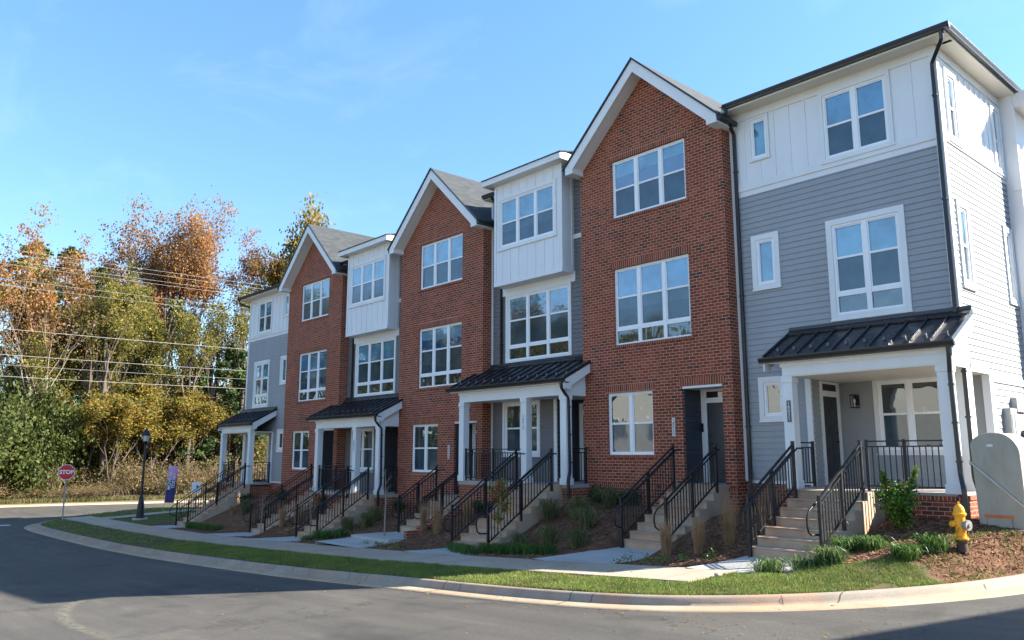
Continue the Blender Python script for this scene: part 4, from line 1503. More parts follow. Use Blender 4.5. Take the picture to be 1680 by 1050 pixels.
pts = [(-43.8, 12.2), (-44.6, 14), (-45.6, 18), (-46.8, 24), (-48.5, 32), (-50, 45)]
for i in range(len(pts) - 1):
    (xa, ya), (xb, yb) = pts[i], pts[i + 1]
    for k in range(4):
        t0, t1 = k / 4, (k + 1) / 4
        p = (xa + (xb - xa) * t0, ya + (yb - ya) * t0); q = (xa + (xb - xa) * t1, ya + (yb - ya) * t1)
        ws.face([(p[0] - 1.5, p[1], zland(p[0] - 1.5, p[1]) + .035), (p[0], p[1], zland(p[0], p[1]) + .035), (q[0], q[1], zland(q[0], q[1]) + .035), (q[0] - 1.5, q[1], zland(q[0] - 1.5, q[1]) + .035)])
ws.build('sidewalk_branch', M['sidewalk'], world=True, kind='structure')
for (x0, x1, y0, y1, za, zb) in PATHS:
    pt = MB(); fl = 0.35
    ys = [y0 + (y1 - y0) * k / 4 for k in range(5)]
    rows = []
    for k, y in enumerate(ys):
        t = k / 4
        w = fl * (1 - t) ** 2
        rows.append(((x0 - w, y), (x1 + w, y), za + (zb - za) * t + 0.002))
    for k in range(4):
        (a0, a1, az), (b0, b1, bz) = rows[k], rows[k + 1]
        pt.face([(a0[0], a0[1], az), (a1[0], a1[1], az), (b1[0], b1[1], bz), (b0[0], b0[1], bz)])
        pt.face([(a1[0], a1[1], az - .2), (b1[0], b1[1], bz - .2), (b1[0], b1[1], bz), (a1[0], a1[1], az)])
        pt.face([(a0[0], a0[1], az - .2), (a0[0], a0[1], az), (b0[0], b0[1], bz), (b0[0], b0[1], bz - .2)])
    pt.build('path', M['path'], world=True, kind='structure')
# step in the path of the middle brick house
st = MB(); st.box(-22.3, -20.2, 13.25, 14.8, -2.75, -2.44); st.build('path_step', M['path'], world=True, kind='structure')

# land beyond the streets
wl_ = MB()
for i in range(len(WK) - 1):
    p, q = WK[i], WK[i + 1]
    prev = None
    for (d0, h0, d1, h1) in ((0.0, .12, 3, .25), (3, .25, 12, .9), (12, .9, 60, 1.6), (60, 1.6, 300, 2.0)):
        wl_.face([(p.x - d1, p.y, zroad(p.x) + h1), (p.x - d0, p.y, zroad(p.x) + h0), (q.x - d0, q.y, zroad(q.x) + h0), (q.x - d1, q.y, zroad(q.x) + h1)])
wl_.build('woodland_floor', M['earth'], world=True, kind='structure')
sl = MB()
for i in range(0, 100):
    xa, xb = -50.5 + i, -49.5 + i
    sl.face([(xa, -60, zroad(xa) + .16), (xb, -60, zroad(xb) + .16), (xb, -2.6, zroad(xb) + .14), (xa, -2.6, zroad(xa) + .14)])
    sl.face([(xa, -2.6, zroad(xa) + .14), (xb, -2.6, zroad(xb) + .14), (xb, -2.45, zroad(xb) - .02), (xa, -2.45, zroad(xa) - .02)])
sl.build('lawn_across_street', M['lawn_soil'], world=True, kind='structure')
el = MB()
for i in range(0, 40):
    xa, xb = 5.2 + i, 6.2 + i
    el.face([(xa, 12, zroad(xa) + .14), (xb, 12, zroad(xb) + .14), (xb, 60, zroad(xb) + .14), (xa, 60, zroad(xa) + .14)])
el.build('lawn_beside_side_street', M['lawn_soil'], world=True, kind='structure')

# painted stop line and a dusty curved tyre track on the asphalt
sl = MB()
for k in range(6):
    y0, y1 = 3.2 + k * 0.9, 3.2 + (k + 1) * 0.9
    sl.face([(-47.6, y0, zroad(-47.6) + .004), (-47.0, y0, zroad(-47.0) + .004), (-47.0, y1, zroad(-47) + .004), (-47.6, y1, zroad(-47.6) + .004)])
sl.build('stop_line', M['paint_white'], world=True, kind='structure')

dm, nt, b = newmat('pale_dust')
dm.blend_method = 'BLEND' if hasattr(dm, 'blend_method') else dm.blend_method
p = wpos(nt)
uvn = nt.nodes.new('ShaderNodeUVMap')
spx = nt.nodes.new('ShaderNodeSeparateXYZ'); nt.links.new(uvn.outputs[0], spx.inputs[0])
e1 = ramp(nt, spx.outputs[1], [(0.0, (0, 0, 0)), (0.35, (1, 1, 1)), (0.65, (1, 1, 1)), (1.0, (0, 0, 0))])
e2 = ramp(nt, spx.outputs[0], [(0.0, (0, 0, 0)), (0.18, (1, 1, 1)), (0.55, (0.8, 0.8, 0.8)), (1.0, (0, 0, 0))])
nz = ramp(nt, noisetex(nt, p, 9, 6, 0.8), [(0.40, (0, 0, 0)), (0.62, (0.6, 0.6, 0.6))])
al = mixc(nt, 1.0, mixc(nt, 1.0, e1.outputs[0], e2.outputs[0], 'MULTIPLY'), nz.outputs[0], 'MULTIPLY')
b.inputs['Base Color'].default_value = (0.26, 0.235, 0.18, 1)
b.inputs['Roughness'].default_value = 0.95
nt.links.new(al, b.inputs['Alpha'])
tr = catmull([(-18.0, 5.6), (-17.5, 4.85), (-16.8, 4.2), (-15.6, 3.75), (-14.4, 3.52), (-13.3, 3.48), (-12.3, 3.5), (-10.8, 3.45), (-9.0, 3.2)], 0.2)
L0, L1 = offs(tr, -0.16), offs(tr, 0.16)
tm = MB(); uv = []
for i in range(len(tr) - 1):
    q = [L0[i], L1[i], L1[i + 1], L0[i + 1]]
    tm.face([(v.x, v.y, zroad(v.x) + 0.005) for v in q])
    u0, u1 = i / (len(tr) - 1), (i + 1) / (len(tr) - 1)
    uv += [(u0, 0), (u0, 1), (u1, 1), (u1, 0)]
to = tm.build('tyre_track', dm, world=True, kind='structure')
ul = to.data.uv_layers.new(name='UVMap')
for k, c in enumerate(uv): ul.data[k].uv = c

# ================================================================ street furniture
def zt(x, y): return zterr(x, y)


# fire hydrant
M['yellow'] = metal_paint('hydrant_yellow_paint', (0.80, 0.345, 0.010), 0.38)
M['rust'] = metal_paint('dark_cast_iron', (0.07, 0.045, 0.035), 0.75)
M['silver'] = metal_paint('worn_aluminium_cap', (0.24, 0.23, 0.21), 0.55, 0.5, 0.3)
hx, hy, hz = -5.08, 14.35, -1.50
hy_ = empty('fire_hydrant', (hx, hy, hz), 'yellow fire hydrant with dark side cap standing in the mulch', 'fire hydrant')
b_ = MB()
b_.lathe([(0.115, 0.15), (0.118, 0.16), (0.118, 0.185), (0.088, 0.19), (0.085, 0.20), (0.085, 0.52), (0.088, 0.55), (0.105, 0.56), (0.112, 0.575), (0.112, 0.60), (0.095, 0.61), (0.09, 0.66), (0.072, 0.71), (0.040, 0.745), (0.022, 0.755)], (hx, hy, hz), 24)
for k in range(6):
    t = k * math.pi / 3
    b_.lathe([(0.011, 0.185), (0.011, 0.20)], (hx + 0.104 * math.cos(t), hy + 0.104 * math.sin(t), hz), 6)
b_.build('barrel', M['yellow'], hy_, world=True, smooth=False)
n_ = MB(); n_.lathe([(0.022, 0.755), (0.020, 0.80)], (hx, hy, hz), 5); n_.build('operating_nut', M['yellow'], hy_, world=True)
n_ = MB(); n_.lathe([(0.095, -0.05), (0.085, 0.08), (0.108, 0.13), (0.112, 0.15)], (hx, hy, hz), 20); n_.build('base', M['rust'], hy_, world=True)
for (dx, dy, mat, rr, nm) in ((-0.70, -0.72, 'yellow', 0.046, 'nozzle_cap'), (-0.72, 0.69, 'yellow', 0.046, 'nozzle_cap'), (0.72, -0.20, 'silver', 0.082, 'steamer_cap')):
    d = Vector((dx, dy, 0)).normalized()
    c = Vector((hx, hy, hz + (0.42 if rr < .06 else 0.40)))
    m_ = MB()
    m_.tube([c + d * 0.06, c + d * 0.12, c + d * 0.121, c + d * 0.165, c + d * 0.166, c + d * 0.19], [rr * 0.85, rr * 0.85, rr * 1.15, rr * 1.1, rr * 0.4, rr * 0.35], 16)
    m_.build(nm, M[mat], hy_, world=True)
ch = MB()
pp = [(hx + 0.10, hy - 0.09, hz + 0.36), (hx + 0.11, hy - 0.11, hz + 0.28), (hx + 0.15, hy - 0.10, hz + 0.24), (hx + 0.20, hy - 0.07, hz + 0.28), (hx + 0.21, hy - 0.06, hz + 0.34)]
ch.tube(pp, 0.006, 6); ch.build('chain', M['rust'], hy_, world=True)
ch = MB(); ch.tube([(hx - 0.06, hy - 0.10, hz + 0.40), (hx - 0.05, hy - 0.11, hz + 0.30), (hx - 0.02, hy - 0.10, hz + 0.27), (hx + 0.01, hy - 0.095, hz + 0.36)], 0.005, 6)
ch.build('chain', M['rust'], hy_, world=True)

hy_.scale = (0.92, 0.92, 0.93)
# pad-mounted utility cabinet
M['cab'] = painted('utility_green_paint', (0.335, 0.325, 0.262), 0.5, 0.22, 3.5)
M['orange'] = painted('orange_label', (0.60, 0.16, 0.05), 0.6, 0.2, 8)
M['seam'] = painted('dark_seam', (0.05, 0.055, 0.05), 0.7)
cx0, cx1, cy0, cy1, cz = -5.36, -4.56, 15.95, 16.75, -1.27
cb_ = empty('utility_cabinet', ((cx0 + cx1) / 2, (cy0 + cy1) / 2, cz), 'tall grey-green utility cabinet with rounded top at right edge', 'utility cabinet')
m_ = MB()
H = 1.66
prof = [(cx0 + 0.04, cz), (cx1, cz), (cx1 - 0.02, cz + 1.28)]
for k in range(1, 8):
    t = k / 8 * math.pi / 2
    prof.append((cx1 - 0.02 - 0.38 * (1 - math.cos(t)), cz + 1.28 + (H - 1.28) * math.sin(t)))
prof.append((cx0 + 0.35, cz + H))
for k in range(1, 8):
    t = math.pi / 2 * (1 - k / 8)
    prof.append((cx0 + 0.35 - 0.35 * math.cos(t), cz + 1.42 + (H - 1.42) * math.sin(t)))
prof.append((cx0, cz + 1.42))
m_.prism([(x, cy0, z) for x, z in prof], (0, cy1 - cy0, 0))
m_.build('housing', M['cab'], cb_, world=True, bevel=0.012)
m_ = MB()
m_.prism([(cx0 - 0.03, cy0 - 0.03, cz + 1.17), (cx1 + 0.02, cy0 - 0.03, cz + 0.36), (cx1 + 0.02, cy0 - 0.03, cz + 0.315), (cx0 - 0.03, cy0 - 0.03, cz + 1.125)][::-1], (0, 0.04, 0))
m_.build('hood_flange', M['steel'], cb_, world=True)
m_ = MB(); m_.box(cx0 + 0.13, cx0 + 0.60, cy0 - 0.006, cy0 + 0.01, cz + 0.17, cz + 0.225); m_.build('warning_label', M['orange'], cb_, world=True)
m_ = MB(); m_.box(cx0 + 0.27, cx0 + 0.37, cy0 - 0.006, cy0 + 0.01, cz + 1.41, cz + 1.455); m_.build('rating_plate', M['plaque_light'], cb_, world=True)
m_ = MB()
for (xa, xb, za, zb) in ((cx0 + 0.16, cx0 + 0.165, cz, cz + 0.165), (cx0 + 0.565, cx0 + 0.57, cz, cz + 0.165)): m_.box(xa, xb, cy0 - 0.004, cy0 + 0.01, za, zb)
m_.build('panel_seam', M['seam'], cb_, world=True)
m_ = MB(); m_.box(cx0 - 0.10, cx1 + 0.05, cy0 - 0.10, cy1 + 0.1, cz - 0.45, cz - 0.002); m_.build('pad', M['concrete'], cb_, world=True, bevel=0.01)

# street lamp
M['lampglass'] = painted('frosted_lamp_glass', (0.62, 0.60, 0.52), 0.3, 0.05)
lx, ly = -42.4, 13.25
lz = zt(lx, ly) - 0.02
sl_ = empty('street_lamp', (lx, ly, lz), 'black post-top street lamp with fluted base on a concrete footing', 'street lamp')
m_ = MB(); m_.lathe([(0.36, -0.1), (0.36, 0.08), (0.34, 0.10)], (lx, ly, lz), 24); m_.build('footing', M['concrete'], sl_, world=True)
m_ = MB(); m_.lathe([(0.22, 0.10), (0.22, 0.16), (0.185, 0.20), (0.175, 0.45), (0.15, 0.75), (0.115, 1.0), (0.095, 1.05), (0.105, 1.09), (0.08, 1.14), (0.065, 1.2), (0.052, 3.55), (0.07, 3.57), (0.07, 3.62), (0.045, 3.66), (0.06, 3.72), (0.10, 3.80), (0.14, 3.84)], (lx, ly, lz), 16)
m_.build('post', M['iron'], sl_, world=True)
m_ = MB(); m_.lathe([(0.12, 3.85), (0.175, 4.12), (0.17, 4.14)], (lx, ly, lz), 10); m_.build('lantern_glass', M['lampglass'], sl_, world=True)
m_ = MB(); m_.lathe([(0.215, 4.13), (0.205, 4.18), (0.16, 4.32), (0.08, 4.42), (0.03, 4.45), (0.035, 4.50), (0.0, 4.54)], (lx, ly, lz), 16)
for k in range(6):
    t = k * math.pi / 3
    m_.tube([(lx + 0.12 * math.cos(t), ly + 0.12 * math.sin(t), lz + 3.84), (lx + 0.185 * math.cos(t), ly + 0.185 * math.sin(t), lz + 4.14)], 0.010, 5)
m_.build('lantern_cap', M['iron'], sl_, world=True)

# stop sign, facing the camera side of the street
M['red'] = painted('stop_sign_red', (0.55, 0.022, 0.025), 0.4, 0.08, 3)
M['signwhite'] = painted('sign_white', (0.80, 0.80, 0.80), 0.4, 0.03)
sx, sy = -46.05, 10.65
sz = zt(sx, sy)
ss = empty('stop_sign', (sx, sy, sz), 'red octagonal stop sign on a thin steel post at the corner', 'stop sign')
m_ = MB()
m_.box(sx - 0.025, sx + 0.025, sy - 0.03, sy + 0.03, sz - 0.2, sz + 2.72); m_.build('post', M['steel'], ss, world=True)
def octo(r, o, th, mat, nm, par):
    # plate faces (+X, -Y): normal towards oncoming drivers
    nrm = Vector((0.93, -0.37, 0)).normalized(); ux = Vector((-nrm.y, nrm.x, 0))
    c = Vector((sx, sy, sz + 2.38)) + nrm * o
    poly = [tuple(c + ux * (r * math.cos(R(22.5 + 45 * k))) + Vector((0, 0, r * math.sin(R(22.5 + 45 * k))))) for k in range(8)]
    m = MB(); m.prism(poly, nrm * th); return m.build(nm, mat, par, world=True)
octo(0.412, 0.045, 0.004, M['signwhite'], 'border', ss)
po = octo(0.388, 0.049, 0.002, M['red'], 'plate', ss)
nrm = Vector((0.93, -0.37, 0)).normalized()
rz = math.atan2(nrm.x, -nrm.y)
text_obj('lettering', 'STOP', 0.27, Vector((sx, sy, sz + 2.375)) + nrm * 0.052, (R(90), 0, rz), M['signwhite'], po, 0.002, bold=0.008)

# upright feather banner
M['banner'] = None
m, nt, b = newmat('banner_fabric')
p = wpos(nt); sp = nt.nodes.new('ShaderNodeSeparateXYZ'); nt.links.new(p, sp.inputs[0])
fx, fy = -45.2, 15.62
fz = zt(fx, fy)
mr = nt.nodes.new('ShaderNodeMapRange'); mr.inputs[1].default_value = fz + 0.5; mr.inputs[2].default_value = fz + 2.6
nt.links.new(sp.outputs[2], mr.inputs[0])
rb = ramp(nt, mr.outputs[0], [(0.0, (0.075, 0.05, 0.20)), (0.35, (0.055, 0.05, 0.22)), (0.60, (0.07, 0.06, 0.25)), (0.655, (0.62, 0.30, 0.60)), (1.0, (0.80, 0.52, 0.78))])
nt.links.new(rb.outputs[0], b.inputs['Base Color']); b.inputs['Roughness'].default_value = 0.6
tl = nt.nodes.new('ShaderNodeBsdfTranslucent'); nt.links.new(rb.outputs[0], tl.inputs[0])
ms = nt.nodes.new('ShaderNodeMixShader'); ms.inputs[0].default_value = 0.35
nt.links.new(b.outputs[0], ms.inputs[1]); nt.links.new(tl.outputs[0], ms.inputs[2]); nt.links.new(ms.outputs[0], nt.nodes['Material Output'].inputs[0])
bn_ = empty('feather_banner', (fx, fy, fz), 'purple and pink upright advertising banner beside the street lamp', 'banner')
nrm = Vector((0.85, -0.5, 0)).normalized(); ux = Vector((-nrm.y, nrm.x, 0)); tilt = 0.055
def fb(u, v): return Vector((fx, fy, fz + v)) + ux * (u + tilt * v) + nrm * (0.02 * math.sin(v * 4 + u * 3))
pm = MB(); pm.tube([fb(-0.32, -0.2) , fb(-0.32, 0.5), fb(-0.32, 1.6), fb(-0.31, 2.62)], 0.012, 6); pm.build('pole', M['steel'], bn_, world=True)
fm = MB(); nu, nv = 6, 16
for j in range(nv + 1):
    for i in range(nu + 1):
        u = -0.31 + 0.47 * i / nu; v = 0.55 + 1.98 * j / nv - (0.06 * i / nu if j == nv else 0)
        fm.v.append(tuple(fb(u, v)))
for j in range(nv):
    for i in range(nu):
        a_ = j * (nu + 1) + i; fm.f.append((a_, a_ + 1, a_ + nu + 2, a_ + nu + 1)); fm.m.append(0)
fo = fm.build('fabric', m, bn_, world=True, smooth=True)
sm = fo.modifiers.new('thickness', 'SOLIDIFY'); sm.thickness = 0.003
rz = math.atan2(nrm.x, -nrm.y)
for (txt, u) in (('MOVE IN', -0.18), ('TODAY', 0.03)):
    c = fb(u, 1.72) + nrm * 0.045
    # text reads upwards along the pole
    Rm = Matrix.Rotation(rz, 4, 'Z') @ Matrix.Rotation(R(90), 4, 'X') @ Matrix.Rotation(R(90 - 3), 4, 'Z')
    t = text_obj('lettering', txt, 0.235, c, Rm.to_euler(), M['signwhite'], fo, 0.002, bold=0.003)

# small white notice on two stakes
wx_, wy_ = -45.0, 16.9
wz_ = zt(wx_, wy_)
wsn = empty('yard_sign', (wx_, wy_, wz_), 'small white notice sign on a post behind the far stair railings', 'sign')
m_ = MB(); m_.box(wx_ - 0.02, wx_ + 0.02, wy_ - 0.02, wy_ + 0.02, wz_ - .2, wz_ + 1.1); m_.build('post', M['steel'], wsn, world=True)
m_ = MB()
nrm = Vector((0.85, -0.5, 0)).normalized(); ux = Vector((-nrm.y, nrm.x, 0)); c = Vector((wx_, wy_, wz_ + 1.3)) + nrm * 0.03
m_.prism([tuple(c + ux * a + Vector((0, 0, z))) for a, z in ((-0.24, -0.3), (0.24, -0.3), (0.24, 0.3), (-0.24, 0.3))], nrm * 0.006)
pl = m_.build('panel', M['signwhite'], wsn, world=True)
m_ = MB(); c2 = c + nrm * 0.008 + ux * 0.06
m_.prism([tuple(c2 + ux * (0.07 * math.cos(k * math.pi / 5)) + Vector((0, 0, 0.07 * math.sin(k * math.pi / 5) + 0.05))) for k in range(10)], nrm * 0.002)
M['blue'] = painted('blue_ink', (0.05, 0.12, 0.35), 0.5)
m_.build('emblem', M['blue'], pl, world=True)

# low brick wall stepping up the bank beside the stairs of the middle brick house
m_ = MB()
for k in range(5):
    ya = 13.9 + k * 0.42
    m_.box(-21.95 + k * 0.05 - 0.05, -21.95 + k * 0.05 + 0.17 - 0.05, ya, ya + 0.42, -3.0, -2.25 + k * 0.14)
# (kept in front of the flight, along its street-side flank)
m_.v = [(v[0] + 1.62, v[1], v[2]) for v in m_.v]
m_.build('low_brick_wall', M['brick'], world=True, label='low brick wall stepping up beside the middle brick house stairs', cat='wall')

# ================================================================ overhead wires and poles
M['wire'] = metal_paint('weathered_aluminium_cable', (0.30, 0.29, 0.27), 0.5)
M['pole'] = painted('weathered_wood_pole', (0.16, 0.12, 0.09), 0.9, 0.3, 3)
poles = [(-60.0, -14.0), (-60.0, 40.0)]
for k, (px_, py_) in enumerate(poles):
    z0 = zroad(px_)
    po = empty('utility_pole', (px_, py_, z0), ['brown wooden utility pole left of the stop sign, beyond the cross street', 'brown wooden utility pole hidden behind the far end house'][k], 'utility pole', 'utility poles along the cross street')
    m_ = MB(); m_.lathe([(0.19, -0.5), (0.13, 17.4), (0.0, 17.45)], (px_, py_, z0), 12); m_.build('pole', M['pole'], po, world=True)
    m_ = MB()
    for z in (16.85, 16.2): m_.box(px_ - 1.1, px_ + 1.1, py_ - 0.07, py_ + 0.07, z0 + z - .08, z0 + z + .08)
    m_.build('crossarm', M['pole'], po, world=True)
WZ = [(13.22, 0.9, 0.017), (13.05, 0.3, 0.017), (12.75, -0.4, 0.017), (12.6, -0.9, 0.017), (11.4, 0.1, 0.017), (10.95, 0.2, 0.017), (8.13, 0.15, 0.028), (6.45, 0.16, 0.026), (5.8, 0.16, 0.018), (5.06, 0.16, 0.026)]
ORD = ['topmost', 'second from the top', 'third from the top', 'fourth from the top', 'fifth from the top', 'sixth from the top', 'thick one alone at mid height', 'third from the bottom', 'second from the bottom', 'lowest']
for k, (z, ox, rad) in enumerate(WZ):
    m_ = MB(); ps = []
    for i in range(25):
        t = i / 24; y = -14 + 54 * t
        ps.append((-60 + ox, y, z - 0.35 * 4 * t * (1 - t) + 0.26))
    m_.tube(ps, rad * 0.55, 5)
    m_.build('overhead_cable', M['wire'], world=True, smooth=True, label='overhead cable across the woods, ' + ORD[k], cat='cable', group='overhead cables along the cross street')

# ================================================================ vegetation
def quads_mesh(name, cen, dirs, sizes, mats, mi, aspect=1.0):
    """leaf-sized quads: cen list of Vector, random orientations"""
    v, f = [], []
    for k, c in enumerate(cen):
        a, b2 = dirs[k]; s = sizes[k]
        i = len(v)
        a = a * s; b2 = b2 * s * aspect
        v += [c - a - b2 * 0.2, c - b2, c + a - b2 * 0.1, c + b2 * 1.0]
        f.append((i, i + 1, i + 2, i + 3))
    me = bpy.data.meshes.new(name)
    me.from_pydata([tuple(p) for p in v], [], f)
    for m in mats: me.materials.append(m)
    me.polygons.foreach_set('material_index', mi)
    me.update()
    return me


def rdir(rng):
    while True:
        v = Vector((rng.uniform(-1, 1), rng.uniform(-1, 1), rng.uniform(-1, 1)))
        if 0.05 < v.length < 1: return v.normalized()


def rpair(rng, up=0.0):
    n = rdir(rng); n.z += up; n.normalize()
    a = n.cross(rdir(rng)).normalized()
    return (a, n.cross(a).normalized())


LEAF = {
    'orange': leaf_mat('orange_leaves', (0.40, 0.165, 0.055), 0.5), 'rust': leaf_mat('rust_leaves', (0.30, 0.158, 0.062), 0.5), 'gold': leaf_mat('gold_leaves', (0.37, 0.235, 0.045), 0.5),
    'olive': leaf_mat('olive_leaves', (0.145, 0.137, 0.037), 0.5), 'yolive': leaf_mat('yellow_green_leaves', (0.245, 0.205, 0.042), 0.5), 'green': leaf_mat('green_leaves', (0.085, 0.12, 0.030), 0.5),
    'dark': leaf_mat('dark_green_needles', (0.033, 0.062, 0.022), 0.25), 'pine': leaf_mat('pine_needles', (0.075, 0.115, 0.032), 0.3), 'mauve': leaf_mat('faded_mauve_leaves', (0.29, 0.185, 0.12), 0.5),
    'ivy': leaf_mat('ivy_leaves', (0.080, 0.098, 0.026), 0.35, 0.55, 0.55, 0.8), 'tan': leaf_mat('dry_tan_leaves', (0.20, 0.14, 0.078)),
}
M['bark'] = painted('grey_brown_bark', (0.115, 0.088, 0.068), 0.95, 0.35, 6)
M['palebark'] = painted('pale_bark', (0.30, 0.24, 0.19), 0.9, 0.3, 5)
M['pinebark'] = painted('pine_bark', (0.10, 0.065, 0.045), 0.95, 0.35, 6)


def branch(mb, p, d, L, r, depth, rng, tips, spread=0.55, up=0.12, seg=4):
    pts = [p.copy()]; rs = [r]
    q = p.copy(); dd = d.copy()
    for k in range(seg):
        dd = (dd + rdir(rng) * 0.16 + Vector((0, 0, up * 0.3))).normalized()
        q = q + dd * (L / seg)
        pts.append(q.copy()); rs.append(r * (1 - 0.55 * (k + 1) / seg))
    mb.tube(pts, rs, 6 if r > 0.06 else 4, cap=False)
    if depth <= 1:
        for pt in pts[1:]: tips.append(pt)
    if depth > 0:
        n = rng.choice((2, 3, 3)) if depth > 1 else 3
        for k in range(n):
            t = rng.uniform(0.4, 1.0) if k else 1.0
            i = min(seg, max(1, int(round(t * seg))))
            side = rdir(rng); side = (side - dd * side.dot(dd)).normalized()
            nd_ = (dd * (1 - spread * 0.5) + side * spread + Vector((0, 0, up))).normalized()
            branch(mb, pts[i], nd_, L * rng.uniform(0.55, 0.8), rs[i] * 0.72, depth - 1, rng, tips, spread, up, max(2, seg - 1))


def make_tree(seed, H, trunk_frac, crown_r, n_leaf, leaf_s, pal, weights, kind='broad', bark='bark', density_pow=1.0, keep=0.5):
    """returns (crown mesh, trunk mesh); origin at the foot of the tree"""
    rng = random.Random(seed)
    tb = MB(); tips = []
    r0 = H * 0.013 + 0.07
    if kind == 'pine':
        pts = [Vector((0, 0, -0.5))]; lean = Vector((rng.uniform(-.03, .03), rng.uniform(-.03, .03), 0))
        for k in range(1, 9): pts.append(Vector((lean.x * H * k / 8, lean.y * H * k / 8, H * k / 8 * 0.99)) + rdir(rng) * 0.05)
        tb.tube(pts, [r0 * (1 - 0.9 * k / 8) for k in range(9)], 7)
        z = H * trunk_frac
        while z < H * 0.99:
            f = (z - H * trunk_frac) / (H * (1 - trunk_frac))
            L = crown_r * (1 - f) ** 0.7 * rng.uniform(0.6, 1.1) + 0.3
            a = rng.uniform(0, 6.28)
            base = Vector((lean.x * z, lean.y * z, z))
            d = Vector((math.cos(a), math.sin(a), rng.uniform(-0.05, 0.35))).normalized()
            end = base + d * L
            tb.tube([base, base.lerp(end, 0.5) + Vector((0, 0, 0.05 * L)), end], [r0 * 0.22, r0 * 0.14, 0.012], 4, cap=False)
            for k in range(3):
                tips.append(base.lerp(end, rng.uniform(0.35, 1.0)))
            tips.append(end)
            z += H * 0.011 * rng.uniform(0.6, 1.5)
    elif kind == 'bush':
        for k in range(9):
            a = rng.uniform(0, 6.28)
            branch(tb, Vector((rng.uniform(-.3, .3), rng.uniform(-.3, .3), -0.2)), Vector((math.cos(a) * 0.5, math.sin(a) * 0.5, 1)).normalized(), H * 0.42, 0.05, 2, rng, tips, 0.75, 0.05, 3)
    else:
        zc = H * trunk_frac
        pts = [Vector((0, 0, -0.5))]; q = Vector((0, 0, 0)); dd = Vector((rng.uniform(-.06, .06), rng.uniform(-.06, .06), 1)).normalized()
        n = 5
        for k in range(n):
            dd = (dd + rdir(rng) * 0.06).normalized(); q = q + dd * zc / n; pts.append(q.copy())
        tb.tube(pts, [r0 * (1 - 0.3 * k / n) for k in range(n + 1)], 9)
        nb = 5 if H > 12 else 4
        for k in range(nb):
            a = 6.28 * k / nb + rng.uniform(-.4, .4)
            s = crown_r / (H * (1 - trunk_frac)) * 1.05
            d = Vector((math.cos(a) * s, math.sin(a) * s, 1.0 if k else 1.6)).normalized()
            branch(tb, pts[-1] - Vector((0, 0, zc * 0.12 * (k % 3))), d, H * (1 - trunk_frac) * rng.uniform(0.40, 0.52), r0 * 0.55, 3, rng, tips, 0.42, 0.36, 4)
    trunk = bpy.data.meshes.new('trunk')
    trunk.from_pydata(tb.v, [], tb.f); trunk.materials.append(M[bark]); trunk.polygons.foreach_set('use_smooth', [True] * len(tb.f)); trunk.update()
    cen, dirs, sz, mi = [], [], [], []
    zmax = max(t.z for t in tips)
    # pick clusters; leave some bare so that the sky shows through
    cl = [t for t in tips if rng.random() < keep]
    blob = {id(t): rng.uniform(0.5, 1.5) ** 1.5 for t in cl}
    wts = [blob[id(t)] for t in cl]
    picks = rng.choices(cl, weights=wts, k=n_leaf)
    sig = crown_r * (0.105 if kind != 'pine' else 0.07)
    if kind == 'bush': sig = crown_r * 0.17
    tone = {id(t): rng.random() for t in cl}
    for t in picks:
        c = t + Vector((rng.gauss(0, sig), rng.gauss(0, sig), rng.gauss(0, sig * 0.7)))
        if c.z < 0.1: c.z = rng.uniform(0.1, 0.6)
        cen.append(c); dirs.append(rpair(rng, 0.3)); sz.append(leaf_s * rng.uniform(0.55, 1.35))
        u = (tone[id(t)] * 0.6 + rng.random() * 0.4)
        acc = 0; idx_ = len(pal) - 1
        for j, w in enumerate(weights):
            acc += w
            if u < acc: idx_ = j; break
        mi.append(idx_)
    crown = quads_mesh('crown', cen, dirs, sz, [LEAF[k] for k in pal], mi, 0.9)
    return crown, trunk


